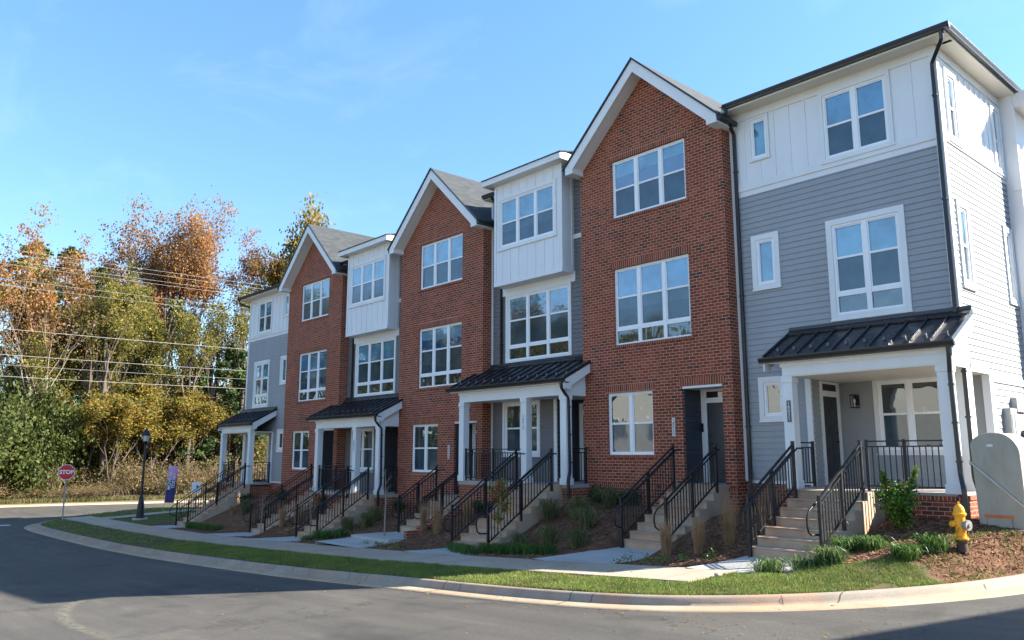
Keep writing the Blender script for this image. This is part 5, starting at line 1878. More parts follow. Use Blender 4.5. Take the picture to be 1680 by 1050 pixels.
PROTO = {
    'orange_a': make_tree(11, 24, 0.42, 5.6, 15000, 0.105, ['orange', 'gold', 'rust', 'mauve'], [0.34, 0.10, 0.24, 0.32]),
    'orange_b': make_tree(12, 22, 0.46, 4.8, 12000, 0.105, ['orange', 'rust', 'mauve', 'gold'], [0.28, 0.25, 0.37, 0.10]),
    'olive_a': make_tree(13, 19, 0.24, 5.0, 15000, 0.12, ['olive', 'yolive', 'green', 'gold'], [0.50, 0.24, 0.2, 0.06]),
    'olive_b': make_tree(14, 17, 0.22, 4.6, 13500, 0.12, ['yolive', 'olive', 'gold', 'green'], [0.36, 0.36, 0.10, 0.18]),
    'gold': make_tree(15, 12, 0.15, 4.4, 14000, 0.11, ['gold', 'yolive', 'orange', 'olive'], [0.26, 0.40, 0.04, 0.3]),
    'rust': make_tree(16, 18, 0.28, 4.6, 8000, 0.105, ['rust', 'orange', 'yolive', 'mauve'], [0.34, 0.20, 0.14, 0.32], bark='palebark'),
    'pine_a': make_tree(17, 22, 0.45, 3.2, 13000, 0.13, ['dark', 'pine', 'green'], [0.5, 0.4, 0.1], 'pine', 'pinebark'),
    'pine_b': make_tree(18, 14, 0.18, 3.3, 13000, 0.12, ['pine', 'dark', 'olive'], [0.6, 0.25, 0.15], 'pine', 'pinebark'),
    'ivy': make_tree(19, 7.5, 0.1, 4.2, 20000, 0.105, ['ivy', 'green', 'olive'], [0.5, 0.25, 0.25], 'bush', 'bark'),
    'brush': make_tree(20, 3.4, 0.1, 2.2, 2600, 0.055, ['tan', 'olive', 'mauve', 'rust'], [0.46, 0.22, 0.2, 0.12], 'bush', 'palebark'),
    'bare': make_tree(21, 16, 0.25, 5.0, 1500, 0.09, ['rust', 'tan', 'mauve'], [0.4, 0.3, 0.3], bark='palebark'),
    'slender': make_tree(23, 19, 0.55, 2.6, 2600, 0.10, ['olive', 'yolive', 'green', 'gold'], [0.4, 0.25, 0.2, 0.15], keep=0.7),
    'under': make_tree(22, 6.5, 0.1, 3.8, 9000, 0.11, ['olive', 'tan', 'yolive', 'rust'], [0.42, 0.22, 0.22, 0.14], 'bush', 'bark'),
}
PINFO = {
    'orange_a': ('tree', 'tall orange-crowned tree with bare lower trunk'), 'orange_b': ('tree', 'tall rust and mauve autumn tree'),
    'olive_a': ('tree', 'broad olive-green tree'), 'olive_b': ('tree', 'yellow-green leafy tree'), 'gold': ('tree', 'low golden-yellow tree'),
    'rust': ('tree', 'rusty thin-leaved tree with pale limbs'), 'pine_a': ('pine_tree', 'tall dark pine'), 'pine_b': ('pine_tree', 'young bright green pine'),
    'ivy': ('ivy_thicket', 'green ivy-covered thicket'), 'brush': ('brush', 'dry tan roadside brush'), 'slender': ('tree', 'slender tree'), 'under': ('understory_bush', 'brownish understory bush'), 'bare': ('tree', 'nearly bare pale-branched tree'),
}
rngT = random.Random(77)


def put_tree(kind, x, y, h_scale, w_scale=None, z=None, label=None, group='trees of the wood beyond the cross street', cat=None):
    crown, trunk = PROTO[kind]
    nm, desc = PINFO[kind]
    if z is None: z = zroad(x) + 0.3
    e = empty(nm, (x, y, z), (label or desc), cat or ('tree' if 'tree' in nm else 'thicket' if nm == 'ivy_thicket' else 'bush'), group)
    ws_ = w_scale or h_scale
    e.scale = (ws_, ws_, h_scale); e.rotation_euler = (0, 0, rngT.uniform(0, 6.28))
    for part, me in (('crown', crown), ('trunk', trunk)):
        o = bpy.data.objects.new(part, me); C.objects.link(o); o.parent = e
    return e


# position along the view: photo column px -> y at a given x plane
def ycol(px, X):
    cx_ = px - 840.0
    rx = 0.6667 * cx_ - 0.7453 * 1324.6
    ry = 0.7451 * cx_ + 0.6669 * 1324.6
    return X * ry / rx


TREES = [
    # kind, column in the wood (0 left .. 520 behind the end house), x, height scale, width scale, label
    ('ivy', 18, -70, 1.45, 0.9, 'large green ivy-covered thicket at the far left edge'),
    ('ivy', 64, -71, 1.2, 0.75, 'green ivy-covered thicket left of the stop sign'),
    ('ivy', -40, -69, 1.1, 1.2, 'green ivy thicket just outside the left edge'),
    ('ivy', 95, -72, 0.75, 0.6, 'small ivy-covered thicket just left of the stop sign'),
    ('rust', 10, -75, 1.04, 0.8, 'rusty thin-leaved tree at the left edge over the ivy'),
    ('rust', 70, -74, 1.0, 0.75, 'rusty tree with forked pale limbs behind the stop sign'),
    ('olive_b', 40, -78, 0.95, 0.6, 'yellow-green tree between the two rusty trees at the left'),
    ('olive_a', 112, -79, 0.86, 0.6, 'slim olive tree right of the rusty trees'),
    ('olive_b', 168, -78, 0.9, 0.6, 'slim yellow-green tree left of the round orange crown'),
    ('bare', 52, -71, 0.90, 1.0, 'nearly bare pale-branched tree in front of the rusty trees'),
    ('bare', 345, -79, 1.05, 0.8, 'nearly bare tree behind the young pines near the end house'),
    ('bare', 395, -78, 1.0, 0.8, 'nearly bare tree showing just left of the end house'),
    ('pine_a', 14, -88, 1.10, 1.1, 'tall dark pine rising at the top left corner of the wood'),
    ('pine_a', 78, -90, 1.12, 1.0, 'tall dark pine behind the rusty trees'),
    ('pine_a', 128, -88, 1.03, 1.0, 'tall dark pine with pointed tip left of the olive tree'),
    ('olive_a', 205, -75, 0.84, 0.8, 'broad olive-green tree in the middle of the wood'),
    ('olive_a', 262, -79, 0.52, 0.6, 'olive-green tree right of the broad olive tree'),
    ('olive_b', 150, -73, 0.84, 0.8, 'yellow-green tree behind the street lamp to its left'),
    ('olive_b', 232, -71, 0.58, 0.7, 'yellow-green tree directly behind the street lamp'),
    ('olive_b', 283, -72, 0.48, 0.7, 'yellow-green tree behind the purple banner'),
    ('olive_a', 105, -73, 0.62, 0.75, 'olive tree low behind the stop sign'),
    ('orange_b', 200, -88, 1.06, 0.8, 'orange tree with round crown left of the tallest tree'),
    ('orange_a', 244, -86, 1.15, 0.95, 'tallest tree of the wood with broad orange crown'),
    ('orange_a', 286, -88, 1.06, 0.9, 'tall orange tree right of the tallest one'),
    ('orange_b', 258, -90, 1.02, 0.7, 'thin mauve tree left of the tallest tree'),
    ('orange_b', 428, -88, 1.16, 0.85, 'mauve tree showing over the roof of the far end house'),
    ('gold', 482, -84, 2.35, 1.3, 'golden tree above the roof of the far brick house'),
    ('gold', 182, -69, 0.70, 0.85, 'low golden-yellow tree left of the lamp post'),
    ('gold', 250, -70, 0.66, 0.85, 'low golden-yellow tree between lamp and banner'),
    ('gold', 305, -71, 0.70, 0.8, 'low golden-yellow tree right of the banner'),
    ('gold', 135, -71, 0.62, 0.8, 'low golden tree just right of the stop sign'),
    ('gold', 372, -72, 0.62, 0.8, 'low golden tree behind the far stairs'),
    ('pine_b', 316, -72, 0.84, 0.9, 'young bright green pine with open branches'),
    ('pine_b', 372, -71, 0.95, 0.9, 'young bright green pine close to the end house'),
    ('pine_b', 408, -73, 0.72, 0.9, 'young green pine behind the far porch'),
    ('olive_b', 345, -76, 0.58, 0.7, 'yellow-green tree between the two young pines'),
    ('olive_a', 425, -77, 0.62, 0.8, 'olive tree behind the open far porch'),
    ('olive_b', 465, -75, 0.8, 0.8, 'yellow-green tree hidden behind the end house'),
]
for (k, px_, X, hs, wsc, lab) in TREES:
    put_tree(k, X, ycol(px_, X), hs, wsc, label=lab)
for i, px_ in enumerate([30, 58, 92, 118, 140, 168, 196, 225, 250, 286, 305, 330, 356, 384, 402]):
    X = -70.5 - (i * 37 % 5) * 0.9
    put_tree('slender', X, ycol(px_, X), 0.62 + (i * 29 % 7) * 0.055, 0.8, label='slender dark-trunked tree at the front of the wood', group='slender trees at the front of the wood')
# darker fill at the back of the wood and its continuation to the south (mirrored in the window glass)
for i in range(30):
    k = rngT.choice(['olive_a', 'olive_b', 'rust', 'olive_a', 'pine_b', 'bare'])
    x = rngT.uniform(-112, -92); y = 10 + i * 1.7 + rngT.uniform(-1, 1)
    put_tree(k, x, y, rngT.uniform(0.42, 0.66), 0.75, label='tree deep inside the wood, seen between nearer trunks', group='trees at the back of the wood')
for i in range(44):
    x = rngT.uniform(-86, -73); y = 8 + i * 0.95 + rngT.uniform(-1, 1)
    put_tree('under', x, y, rngT.uniform(0.7, 1.15), 1.0, label='brownish understory bush in the shade of the wood', group='understory bushes of the wood', cat='bush')
for i in range(40):
    k = ['olive_a', 'olive_b', 'pine_a', 'olive_a', 'pine_b', 'ivy'][i % 6]
    put_tree(k, rngT.uniform(-76, -69) - (i % 2) * 9, 6 - i * 1.7 + rngT.uniform(-1, 1), rngT.uniform(0.85, 1.1), None, label='woodland tree further south along the cross street, mirrored in the windows', group='trees of the southern wood')
for i in range(40):
    y = 5 + i * 1.0 + rngT.uniform(-.5, .5)
    put_tree('brush', -67.6 - rngT.uniform(0, 3.2) + max(0, (y - 14)) * 0.14, y, rngT.uniform(0.35, 1.25), rngT.uniform(0.6, 1.3), label='dry tan brush at the foot of the wood', group='brush along the far kerb')

# tall dry grass along the far kerb: uncountable
def blades(name, pts, h, w, mats, seed, lean=0.35, label=None, cat=None, kind=None, group=None, parent=None, curl=0.5, origin=None, hvar=0.5, arch=False):
    rng = random.Random(seed)
    v, f, mi = [], [], []
    for (x, y, z) in pts:
        hh = h * rng.uniform(1 - hvar, 1.15); a = rng.uniform(0, 6.28); ww = w * rng.uniform(0.7, 1.2)
        ux_, uy_ = math.cos(a) * ww, math.sin(a) * ww
        b = rng.uniform(0, 6.28); l1 = lean * hh * rng.uniform(0, 1)
        lx_, ly_ = math.cos(b) * l1, math.sin(b) * l1
        i = len(v)
        if arch:
            q = [(0, 0, 1), (.30, .62, 1), (.62, .86, .8), (.88, .74, .5), (1.12, .48, .12)]
            for (t_, h_, w_) in q:
                v += [(x - ux_ * w_ + lx_ * t_, y - uy_ * w_ + ly_ * t_, z + hh * h_), (x + ux_ * w_ + lx_ * t_, y + uy_ * w_ + ly_ * t_, z + hh * h_)]
            f += [(i + 2 * k_, i + 2 * k_ + 1, i + 2 * k_ + 3, i + 2 * k_ + 2) for k_ in range(4)]
            m = rng.randrange(len(mats)); mi += [m] * 4
            continue
        v += [(x - ux_, y - uy_, z), (x + ux_, y + uy_, z), (x + ux_ * .7 + lx_ * .35, y + uy_ * .7 + ly_ * .35, z + hh * .6), (x - ux_ * .7 + lx_ * .35, y - uy_ * .7 + ly_ * .35, z + hh * .6), (x + lx_, y + ly_, z + hh * (1 - curl * 0.2))]
        f += [(i, i + 1, i + 2, i + 3), (i + 3, i + 2, i + 4)]
        m = rng.randrange(len(mats)); mi += [m, m]
    og = Vector(origin) if origin else Vector((0, 0, 0))
    if parent is not None: og = ORG[parent.name]
    me = bpy.data.meshes.new(name)
    me.from_pydata([(p[0] - og.x, p[1] - og.y, p[2] - og.z) for p in v], [], f)
    for m in mats: me.materials.append(m)
    me.polygons.foreach_set('material_index', mi); me.update()
    o = bpy.data.objects.new(name, me); C.objects.link(o)
    if parent is not None: o.parent = parent
    else: o.location = og
    ORG[o.name] = og
    return tag(o, label, cat, group, kind)


rg = random.Random(5)
G1 = leaf_mat('grass_blades', (0.105, 0.185, 0.030), 0.3, 0.35, 0.5, 1.2)
G2 = leaf_mat('grass_blades_light', (0.190, 0.255, 0.050), 0.3, 0.3, 0.5, 1.2)
G3 = leaf_mat('grass_blades_dry', (0.26, 0.23, 0.09), 0.3, 0.3)
pts = []
for _ in range(9000):
    y = rg.uniform(2, 46); x = -65.9 - rg.uniform(0, 1) ** 1.5 * 2.4 + max(0, (y - 12)) * 0.19
    pts.append((x, y, zroad(x) + 0.12))
blades('roadside_weeds', pts, 0.45, 0.025, [LEAF['tan'], LEAF['green'], LEAF['olive']], 3, 0.5, kind='stuff', label='tall dry weeds along the far kerb', cat='weeds')
# lawn blades, dense where the camera is close
pts = []
def lawn_ok(x, y): return kdist_grid(x, y) > 0.02 and cell_kind(x, y) == 'lawn' and not is_walk(x, y)
for _ in range(110000):
    u = rg.random() ** 1.45
    x = -4.4 - u * 24
    y = rg.uniform(9.3, 14.8 if x > -9 else 10.85)
    if not lawn_ok(x, y): continue
    if noise.noise(Vector((x * 2.1, y * 2.1, 2))) < -0.32 and rg.random() < 0.75: continue
    if x > -6.0 and noise.noise(Vector((x * 1.4, y * 1.4, 7))) < -0.25 + (x + 6.0) * 0.3: continue
    pts.append((x, y, zterr(x, y) - 0.01))
for _ in range(70000):
    x = rg.uniform(-9.5, -4.4); y = rg.uniform(9.6, 14.4)
    if not lawn_ok(x, y): continue
    nz_ = noise.noise(Vector((x * 1.4, y * 1.4, 7)))
    if x > -5.6 and nz_ < -0.30 + (x + 5.6) * 0.5: continue
    if nz_ < -0.38 and rg.random() < 0.5: continue
    pts.append((x, y, zterr(x, y) - 0.01))
for _ in range(16000):
    x = rg.uniform(-5.9, -4.3); y = rg.uniform(12.2, 17.5)
    if kdist_grid(x, y) < 0.03 or kdist_grid(x, y) > 1.15 or is_walk(x, y): continue
    if noise.noise(Vector((x * 2.6, y * 2.6, 5))) < 0.02 or rg.random() < 0.35: continue
    pts.append((x, y, zterr(x, y) - 0.01))
blades('lawn_grass', pts, 0.062, 0.0042, [G1, G1, G2, G2, G3], 4, 0.8, kind='stuff', label='short green lawn grass along the kerb', cat='grass')
pts = []
for _ in range(26000):
    x = rg.uniform(-52, -27); y = rg.uniform(9.2, 18)
    if not lawn_ok(x, y) or (x > -44.5 + 0 and 12.2 < y and x > -39) : continue
    pts.append((x, y, zterr(x, y) - 0.01))
blades('far_lawn_grass', pts, 0.075, 0.010, [G1, G1, G2], 5, 0.7, kind='stuff', label='green lawn grass near the stop sign', cat='grass')

# pine straw litter on the beds
M['straw'] = painted('pine_straw', (0.30, 0.165, 0.09), 0.9, 0.35, 8, streak=False)
M['straw2'] = painted('dark_bark_chips', (0.11, 0.055, 0.035), 0.9, 0.3, 8, streak=False)
v, f, mi = [], [], []
for _ in range(42000):
    u = rg.random() ** 1.3
    x = -4.5 - u * 26
    y = rg.uniform(12.1, 16.9)
    if cell_kind(x, y) != 'bed' or kdist_grid(x, y) < 0.1: continue
    if any(p[0] - .2 < x < p[1] + .2 and p[2] < y < 16.2 for p in PATHS): continue
    z = zterr(x, y) + 0.008
    a = rg.uniform(0, 6.28); L = rg.uniform(0.02, 0.065); w = rg.uniform(0.003, 0.009)
    dx, dy, dz = math.cos(a) * L, math.sin(a) * L, rg.uniform(-0.012, 0.022)
    nx, ny = -math.sin(a) * w, math.cos(a) * w
    i = len(v)
    v += [(x - dx - nx, y - dy - ny, z - dz), (x + dx - nx, y + dy - ny, z + dz), (x + dx + nx, y + dy + ny, z + dz + .004), (x - dx + nx, y - dy + ny, z - dz + .004)]
    f.append((i, i + 1, i + 2, i + 3)); mi.append(rg.choice((0, 0, 1)))
me = bpy.data.meshes.new('pine_straw_litter'); me.from_pydata(v, [], f); me.materials.append(M['straw']); me.materials.append(M['straw2']); me.polygons.foreach_set('material_index', mi); me.update()
o = bpy.data.objects.new('pine_straw_litter', me); C.objects.link(o); tag(o, 'loose pine straw and bark litter on the planting beds', 'mulch', kind='stuff')

FL1 = LEAF['rust']; FL2 = LEAF['tan']; FL3 = LEAF['gold']
cen = []; sz_l = []
while len(cen) < 900:
    x = -4.3 - rg.random() ** 1.2 * 34; y = rg.choice((rg.uniform(8.5, 11.5), rg.uniform(8.3, 14.5), rg.gauss(8.95, 0.25), rg.uniform(2, 9)))
    d = kdist_grid(x, y)
    if d > 0: z = zterr(x, y) + 0.045
    elif d > -0.3: continue
    else:
        if y < 7 and rg.random() < 0.75: continue
        z = zroad(x) + 0.018
    cen.append(Vector((x, y, z))); sz_l.append(rg.uniform(0.010, 0.024))
me = quads_mesh('fallen_leaves', cen, [rpair(rg, 2.5) for _ in cen], sz_l, [FL1, FL2, FL3], [rg.choice((0, 0, 1, 1, 2)) for _ in cen])
o = bpy.data.objects.new('fallen_leaves', me); C.objects.link(o); tag(o, 'fallen autumn leaves scattered over lawn, gutter and street', 'leaves', kind='stuff')

# ornamental grasses: tan upright feather-reed clumps
TANG = leaf_mat('dry_reed_stems', (0.40, 0.25, 0.13), 0.3, 0.25, 0.7, 3)
TANG2 = leaf_mat('dry_reed_plumes', (0.50, 0.32, 0.19), 0.35, 0.25, 0.8, 3)
GREENG = leaf_mat('blue_green_grass', (0.085, 0.105, 0.045), 0.3, 0.3, 0.6, 3)
LIR = leaf_mat('liriope_blades', (0.055, 0.115, 0.030), 0.25, 0.3, 0.4, 3)
LIR2 = leaf_mat('variegated_liriope_blades', (0.19, 0.225, 0.085), 0.3, 0.3, 0.4, 3)


def clump(name, x, y, n, h, r, w, mats, seed, label, cat, group, lean=0.35, up=1.0):
    rng = random.Random(seed); z0 = zterr(x, y)
    pts = []
    for _ in range(n):
        a = rng.uniform(0, 6.28); q = rng.random() ** 0.6 * r
        pts.append((x + q * math.cos(a), y + q * math.sin(a), z0 - 0.02))
    return blades(name, pts, h, w, mats, seed + 1, lean, label, cat, None, group, origin=(x, y, z0), curl=0.3, arch=lean > 0.8)


REED = [(-10.42, 13.55, 0.80, 'tan reed grass clump in front of the brick house stairs at their right rail'), (-9.72, 13.68, 0.85, 'tan reed grass clump between two stairways, left of the tallest clump'),
        (-9.38, 14.25, 1.10, 'tallest tan reed grass clump right beside the brick corner'), (-8.92, 14.85, 0.95, 'tan reed grass clump behind the nearest stair railing'), (-9.15, 15.6, 0.9, 'tan reed grass clump against the brick base of the near end house'),
        (-20.0, 14.35, 1.0, 'tan reed grass clump beside the low brick wall'), (-19.15, 14.2, 1.0, 'tan reed grass clump left of the near bay house stairs'), (-18.6, 14.9, 1.0, 'tan reed grass clump behind the near bay house railing'),
        (-28.95, 14.2, 0.95, 'tan reed grass clump right of the far brick house stairs'), (-28.3, 14.5, 0.9, 'tan reed grass clump between the far brick house and the far bay house stairs'), (-34.6, 14.6, 0.5, 'short tan grass clump on the bank before the far brick house')]
for k, (x, y, h, lab) in enumerate(REED):
    clump('ornamental_grass', x, y, 330, h, 0.10, 0.0034, [TANG, TANG, TANG2], 100 + k, lab, 'ornamental grass', 'dry ornamental grasses in the beds', 0.34)
GRS = [(-14.2, 13.9, .42), (-13.15, 13.8, .4), (-14.9, 13.55, .42), (-15.3, 15.0, .55), (-14.45, 15.2, .55), (-13.7, 14.7, .5), (-14.0, 15.9, .5), (-24.3, 14.3, .45), (-23.6, 14.6, .5), (-24.0, 15.2, .5), (-33.6, 14.8, .4), (-34.5, 15.2, .4)]
for k, (x, y, h) in enumerate(GRS):
    clump('grass_clump', x, y, 420, h * 1.1, 0.16, 0.0042, [GREENG, GREENG, G3], 200 + k, ['arching grey-green grass clump on the bank below the brick wall', 'arching grey-green grass clump on the farther banks'][0 if x > -20 else 1], 'grass clump', 'grey-green grass clumps on the near bank' if x > -20 else 'grey-green grass clumps on the farther banks', 0.9)
LR = [(-7.42, 12.42, .26, 1, 'dark variegated clump at the edge of the nearest path'), (-6.95, 12.78, .28, 1, 'wide variegated clump right in front of the nearest steps'), (-6.62, 12.95, .24, 1, 'variegated clump at the right end of the row before the nearest steps'),
      (-6.72, 13.72, .2, 0, 'low green liriope right of the nearest steps'), (-6.35, 13.85, .2, 0, 'low green liriope on the mulch near white litter'), (-5.62, 13.45, .2, 0, 'green tuft between the hydrant and the lawn'), (-5.38, 14.0, .22, 0, 'green tuft at the foot of the hydrant')]
for k, (x, y, h, v_, lab) in enumerate(LR):
    clump('liriope', x, y, 330, h * 1.3, 0.20, 0.008, [LIR, LIR, LIR2] if v_ else [LIR, G1], 300 + k, lab, 'plant', 'low strap-leaved plants near the hydrant', 1.35)
LR2 = [(x, y) for x, y in [(-17.0, 13.25), (-16.6, 13.05), (-16.1, 13.0), (-15.5, 13.05), (-15.0, 13.1), (-14.55, 13.15), (-14.1, 13.25), (-13.7, 13.35), (-15.75, 13.35), (-24.9, 13.6), (-24.3, 13.55), (-23.7, 13.7), (-25.2, 13.3), (-33.2, 13.4), (-33.9, 13.3), (-34.6, 13.3), (-35.3, 13.3), (-35.8, 13.3)]]
for k, (x, y) in enumerate(LR2):
    near = x > -20
    clump('liriope', x, y, 260, 0.30, 0.22, 0.006, [LIR, LIR, G1], 400 + k, 'dark green liriope clump in the row along the path below the near bay house' if near else 'dark green liriope clump along the sidewalk by the farther houses', 'plant', 'liriope row near the thin maple' if near else 'liriope along the farther beds', 1.0)
# little green weeds at the bed edge
WD = leaf_mat('small_bright_leaves', (0.12, 0.21, 0.03), 0.35, 0.3, 0.4, 4)
for k, (x, y) in enumerate([(-11.0, 12.75), (-10.7, 12.65), (-10.3, 12.7), (-9.9, 12.75), (-9.6, 13.0), (-9.2, 13.3), (-20.6, 12.75), (-20.1, 12.8), (-19.6, 12.7), (-19.0, 12.8)]):
    rng = random.Random(500 + k); z = zterr(x, y)
    cen = [Vector((rng.gauss(0, .07), rng.gauss(0, .07), abs(rng.gauss(.07, .05)))) for _ in range(60)]
    me = quads_mesh('seedling', cen, [rpair(rng, .6) for _ in cen], [rng.uniform(.012, .024) for _ in cen], [WD], [0] * 60)
    o = bpy.data.objects.new('groundcover_plant', me); C.objects.link(o); o.location = (x, y, z)
    tag(o, 'small bright leafy seedling at the front edge of the near bed' if x > -15 else 'small bright leafy seedling at the front edge of the bed before the middle brick house', 'plant', 'seedlings at the front of the near bed' if x > -15 else 'seedlings before the middle brick house')


def shrub(name, x, y, h, r, n, s, mats, wts, seed, label, shoots=0, group=None, cat='shrub'):
    rng = random.Random(seed); z = zterr(x, y) - 0.02
    e = empty(name, (x, y, z), label, cat, group)
    tb = MB(); tips = []
    for k in range(14):
        a = rng.uniform(0, 6.28); t = rng.uniform(0.15, 0.75)
        d = Vector((math.cos(a) * t, math.sin(a) * t, 1)).normalized()
        L = h * rng.uniform(0.55, 0.8)
        end = Vector((x, y, z)) + Vector((d.x * r * 1.4, d.y * r * 1.4, d.z * L))
        mid = Vector((x, y, z)).lerp(end, 0.5) + Vector((0, 0, 0.03))
        tb.tube([(x, y, z), tuple(mid), tuple(end)], [0.012, 0.009, 0.004], 5, cap=False)
        for q in (0.35, 0.55, 0.75, 0.9, 1.0): tips.append(Vector((x, y, z)).lerp(end, q))
    for k in range(shoots):
        a = [2.6, 0.3][k % 2] + rng.uniform(-.2, .2)
        end = Vector((x + math.cos(a) * r * 0.75, y + math.sin(a) * r * 0.2, z + h * (1.0 + 0.08 * k)))
        tb.tube([(x, y, z + 0.1), tuple(end)], [0.010, 0.004], 5, cap=False)
        for q in range(14): tips.append(Vector((x, y, z + .1)).lerp(end, 0.45 + 0.55 * q / 13))
    tb.build('stems', M['bark'], e, world=True)
    cen, mi = [], []
    for _ in range(n):
        t = rng.choice(tips)
        sg = r * 0.16 if t.z < z + h * 0.8 else r * 0.05
        c = t + Vector((rng.gauss(0, sg), rng.gauss(0, sg), rng.gauss(0, sg)))
        c.z = max(c.z, z + 0.05)
        cen.append(c - Vector((x, y, z))); mi.append(rng.choices(range(len(mats)), weights=wts)[0])
    me = quads_mesh('foliage', cen, [rpair(rng, .4) for _ in cen], [s * rng.uniform(.6, 1.3) for _ in cen], mats, mi, 0.7)
    o = bpy.data.objects.new('foliage', me); C.objects.link(o); o.parent = e
    return e


HOLLY = leaf_mat('glossy_green_leaves', (0.125, 0.25, 0.024), 0.35, 0.35, 0.22, 5)
HOLLY2 = leaf_mat('glossy_dark_leaves', (0.030, 0.075, 0.014), 0.2, 0.3, 0.25, 5)
shrub('leafy_shrub', -6.36, 15.15, 1.0, 0.44, 3600, 0.027, [HOLLY, HOLLY2, LEAF['yolive']], [0.6, 0.3, 0.1], 31, 'bright green shrub with two tall shoots before the near porch', 2)
for k, (x, y, h) in enumerate([(-14.95, 16.45, .55), (-14.35, 16.5, .5), (-13.8, 16.5, .5), (-24.2, 16.3, .6), (-33.6, 16.4, .6), (-35.7, 15.6, .55), (-28.9, 15.9, .6), (-18.9, 15.6, .5), (-22.7, 16.2, .5)]):
    shrub('dark_shrub', x, y, h, 0.34, 900, 0.026, [HOLLY2, LEAF['dark']], [0.6, 0.4], 40 + k, ['low dark evergreen shrub at the foot of the nearest brick wall', 'low dark evergreen shrub against a farther house wall'][0 if x > -16 else 1], 0,
          'dark shrubs by the nearest brick wall' if x > -16 else 'dark shrubs against the farther houses')


def sapling(x, y, h, seed, leaves, label, mats=None):
    rng = random.Random(seed); z = zterr(x, y)
    e = empty('young_tree', (x, y, z), label, 'young tree')
    tb = MB(); tips = []
    top = Vector((x + rng.uniform(-.1, .1), y + rng.uniform(-.1, .1), z + h))
    tb.tube([(x, y, z - .1), (x + .02, y, z + h * .4), tuple(top)], [0.026, 0.018, 0.005], 6)
    for k in range(9):
        t = 0.42 + 0.55 * k / 9
        b0 = Vector((x, y, z)).lerp(top, t); a = rng.uniform(0, 6.28)
        e1 = b0 + Vector((math.cos(a) * .28, math.sin(a) * .28, .32)) * (1.3 - t * .6) * h / 2.2
        tb.tube([tuple(b0), tuple(b0.lerp(e1, .5) + Vector((0, 0, .03))), tuple(e1)], [0.010, 0.007, 0.003], 4, cap=False)
        for q in (.4, .7, 1.0): tips.append(b0.lerp(e1, q))
        for s_ in range(2):
            d = rdir(rng) * 0.18; d.z = abs(d.z)
            tb.tube([tuple(b0.lerp(e1, .6)), tuple(b0.lerp(e1, .6) + d)], [0.005, 0.002], 3, cap=False)
    tb.build('trunk', M['palebark'], e, world=True)
    if leaves:
        cen = []; mi = []
        for _ in range(leaves):
            t = rng.choice(tips); cen.append(t + Vector((rng.gauss(0, .07), rng.gauss(0, .07), rng.gauss(-.05, .07))) - Vector((x, y, z))); mi.append(rng.choices(range(len(mats)), weights=[.62, .2, .18])[0])
        me = quads_mesh('leaves', cen, [rpair(rng) for _ in cen], [rng.uniform(.022, .045) for _ in cen], mats, mi)
        o = bpy.data.objects.new('leaves', me); C.objects.link(o); o.parent = e


RED = leaf_mat('red_leaves', (0.30, 0.035, 0.025), 0.4)
sapling(-15.15, 13.15, 1.75, 61, 420, 'thin young maple with green and red leaves before the near bay house', [leaf_mat('maple_green', (0.13, 0.20, 0.03)), LEAF['orange'], RED])
sapling(-21.2, 13.75, 2.1, 62, 0, 'leafless young tree beside the low brick wall')
sapling(-25.5, 13.55, 1.9, 63, 30, 'thin staked sapling in front of the far bay house stairs', [LEAF['olive'], LEAF['orange'], RED])
sapling(-29.8, 13.75, 1.6, 64, 24, 'thin sapling in front of the far brick house stairs', [LEAF['olive'], LEAF['orange'], RED])
# a stone on the lawn, scraps of white litter
m_ = MB(); m_.lathe([(0.03, 0), (0.065, 0.02), (0.06, 0.05), (0.025, 0.07)], (-7.85, 11.55, zterr(-7.85, 11.55)), 7)
M['stone'] = painted('pale_stone', (0.42, 0.36, 0.30), 0.9, 0.3, 12)
m_.build('stone', M['stone'], world=True, label='small pale stone on the lawn near the path', cat='stone')
for k, (x, y) in enumerate([(-6.55, 14.35), (-6.35, 14.15), (-6.42, 13.98)]):
    m_ = MB(); z = zterr(x, y) + 0.012
    m_.prism([(x - .03, y - .02, z), (x + .03, y - .025, z + .008), (x + .025, y + .02, z + .004), (x - .02, y + .028, z + .01)], (0, 0, .006))
    m_.build('litter_scrap', M['signwhite'], world=True, label='small white scrap of litter on the mulch by the shrub', cat='litter', group='white litter scraps')

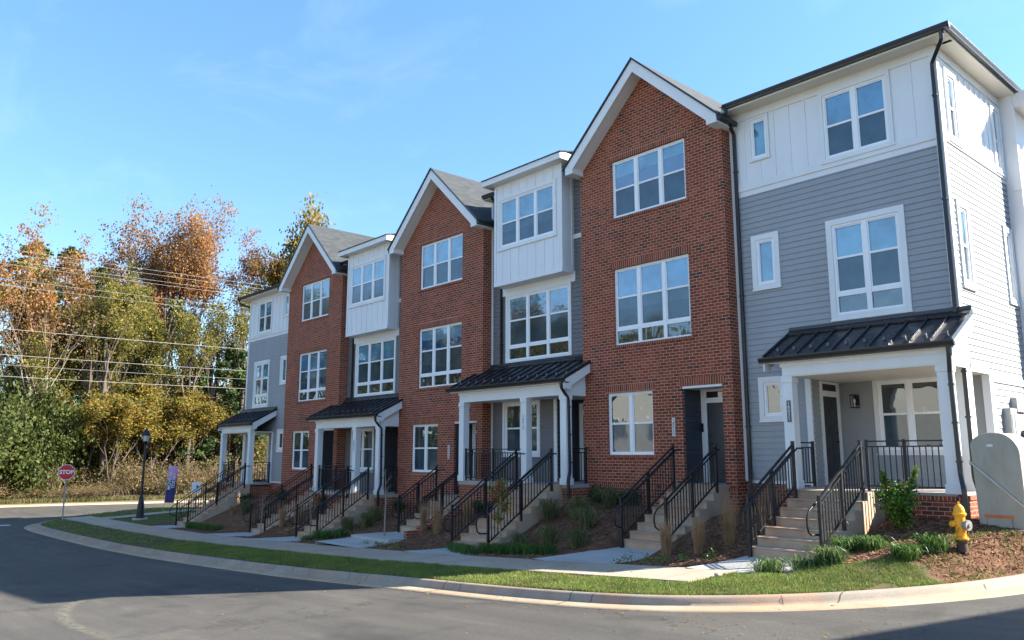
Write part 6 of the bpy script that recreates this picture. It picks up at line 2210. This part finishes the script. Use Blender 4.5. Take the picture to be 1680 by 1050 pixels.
# ================================================================ buildings outside the frame: they shade the street corner and are mirrored in the glass
M['cream'] = painted('cream_siding', (0.50, 0.51, 0.48), 0.55, 0.06)
def plain_house(name, cx, cy, w, d, h, rot, label, roofp=0.45, wallm='cream'):
    z = zroad(cx) + 0.1
    e = empty(name, (cx, cy, z), label, 'house', 'houses around the camera, outside the photo')
    e.rotation_euler = (0, 0, rot)
    def loc(mb, nm, mats, par=e):
        me = bpy.data.meshes.new(nm); me.from_pydata(mb.v, [], mb.f)
        for mm_ in (mats if isinstance(mats, list) else [mats]): me.materials.append(mm_)
        if isinstance(mats, list): me.polygons.foreach_set('material_index', mb.m)
        me.update(); o = bpy.data.objects.new(nm, me); C.objects.link(o); o.parent = par; return o
    b = MB(); b.box(-w / 2, w / 2, -d / 2, d / 2, -1, h)
    loc(b, 'wall', M[wallm])
    o_ = 0.4
    rf = MB(); zr2 = h + (d / 2 + o_) * roofp
    rf.prism([(-w / 2 - o_, -d / 2 - o_, h), (-w / 2 - o_, 0, zr2), (-w / 2 - o_, d / 2 + o_, h)][::-1], (w + 2 * o_, 0, 0))
    loc(rf, 'roof', M['shingle'])
    n = int(w / 3.2)
    for i in range(n):
        x = -w / 2 + (i + .5) * w / n
        for zz in (1.0, 4.3, 7.3):
            if zz + 1.6 > h: continue
            for s_ in (-1, 1):
                fr = MB(); yy = s_ * d / 2
                fr.box(x - .85, x + .85, min(yy, yy + s_ * .05), max(yy, yy + s_ * .05), zz - .1, zz + 1.7)
                fo_ = loc(fr, 'window', M['frame'])
                gl = MB(); gl.box(x - .72, x - .04, min(yy, yy + s_ * .06), max(yy, yy + s_ * .06), zz, zz + 1.6); gl.box(x + .04, x + .72, min(yy, yy + s_ * .06), max(yy, yy + s_ * .06), zz, zz + 1.6)
                loc(gl, 'glass', M['glass_low'], fo_)
plain_house('neighbour_house', -33, -21, 22, 11, 8.6, 0, 'cream row of houses across the main street, behind the camera')
plain_house('neighbour_house', -6, -21, 18, 11, 8.6, 0, 'cream row of houses across the main street, nearest the camera')
# its west eave throws the shadow in the bottom right corner of the street
plain_house('neighbour_house', 12.2, 22.9, 16.5, 10.0, 9.1, R(75.8), 'tall cream house across the side street, right of the camera', 0.35)
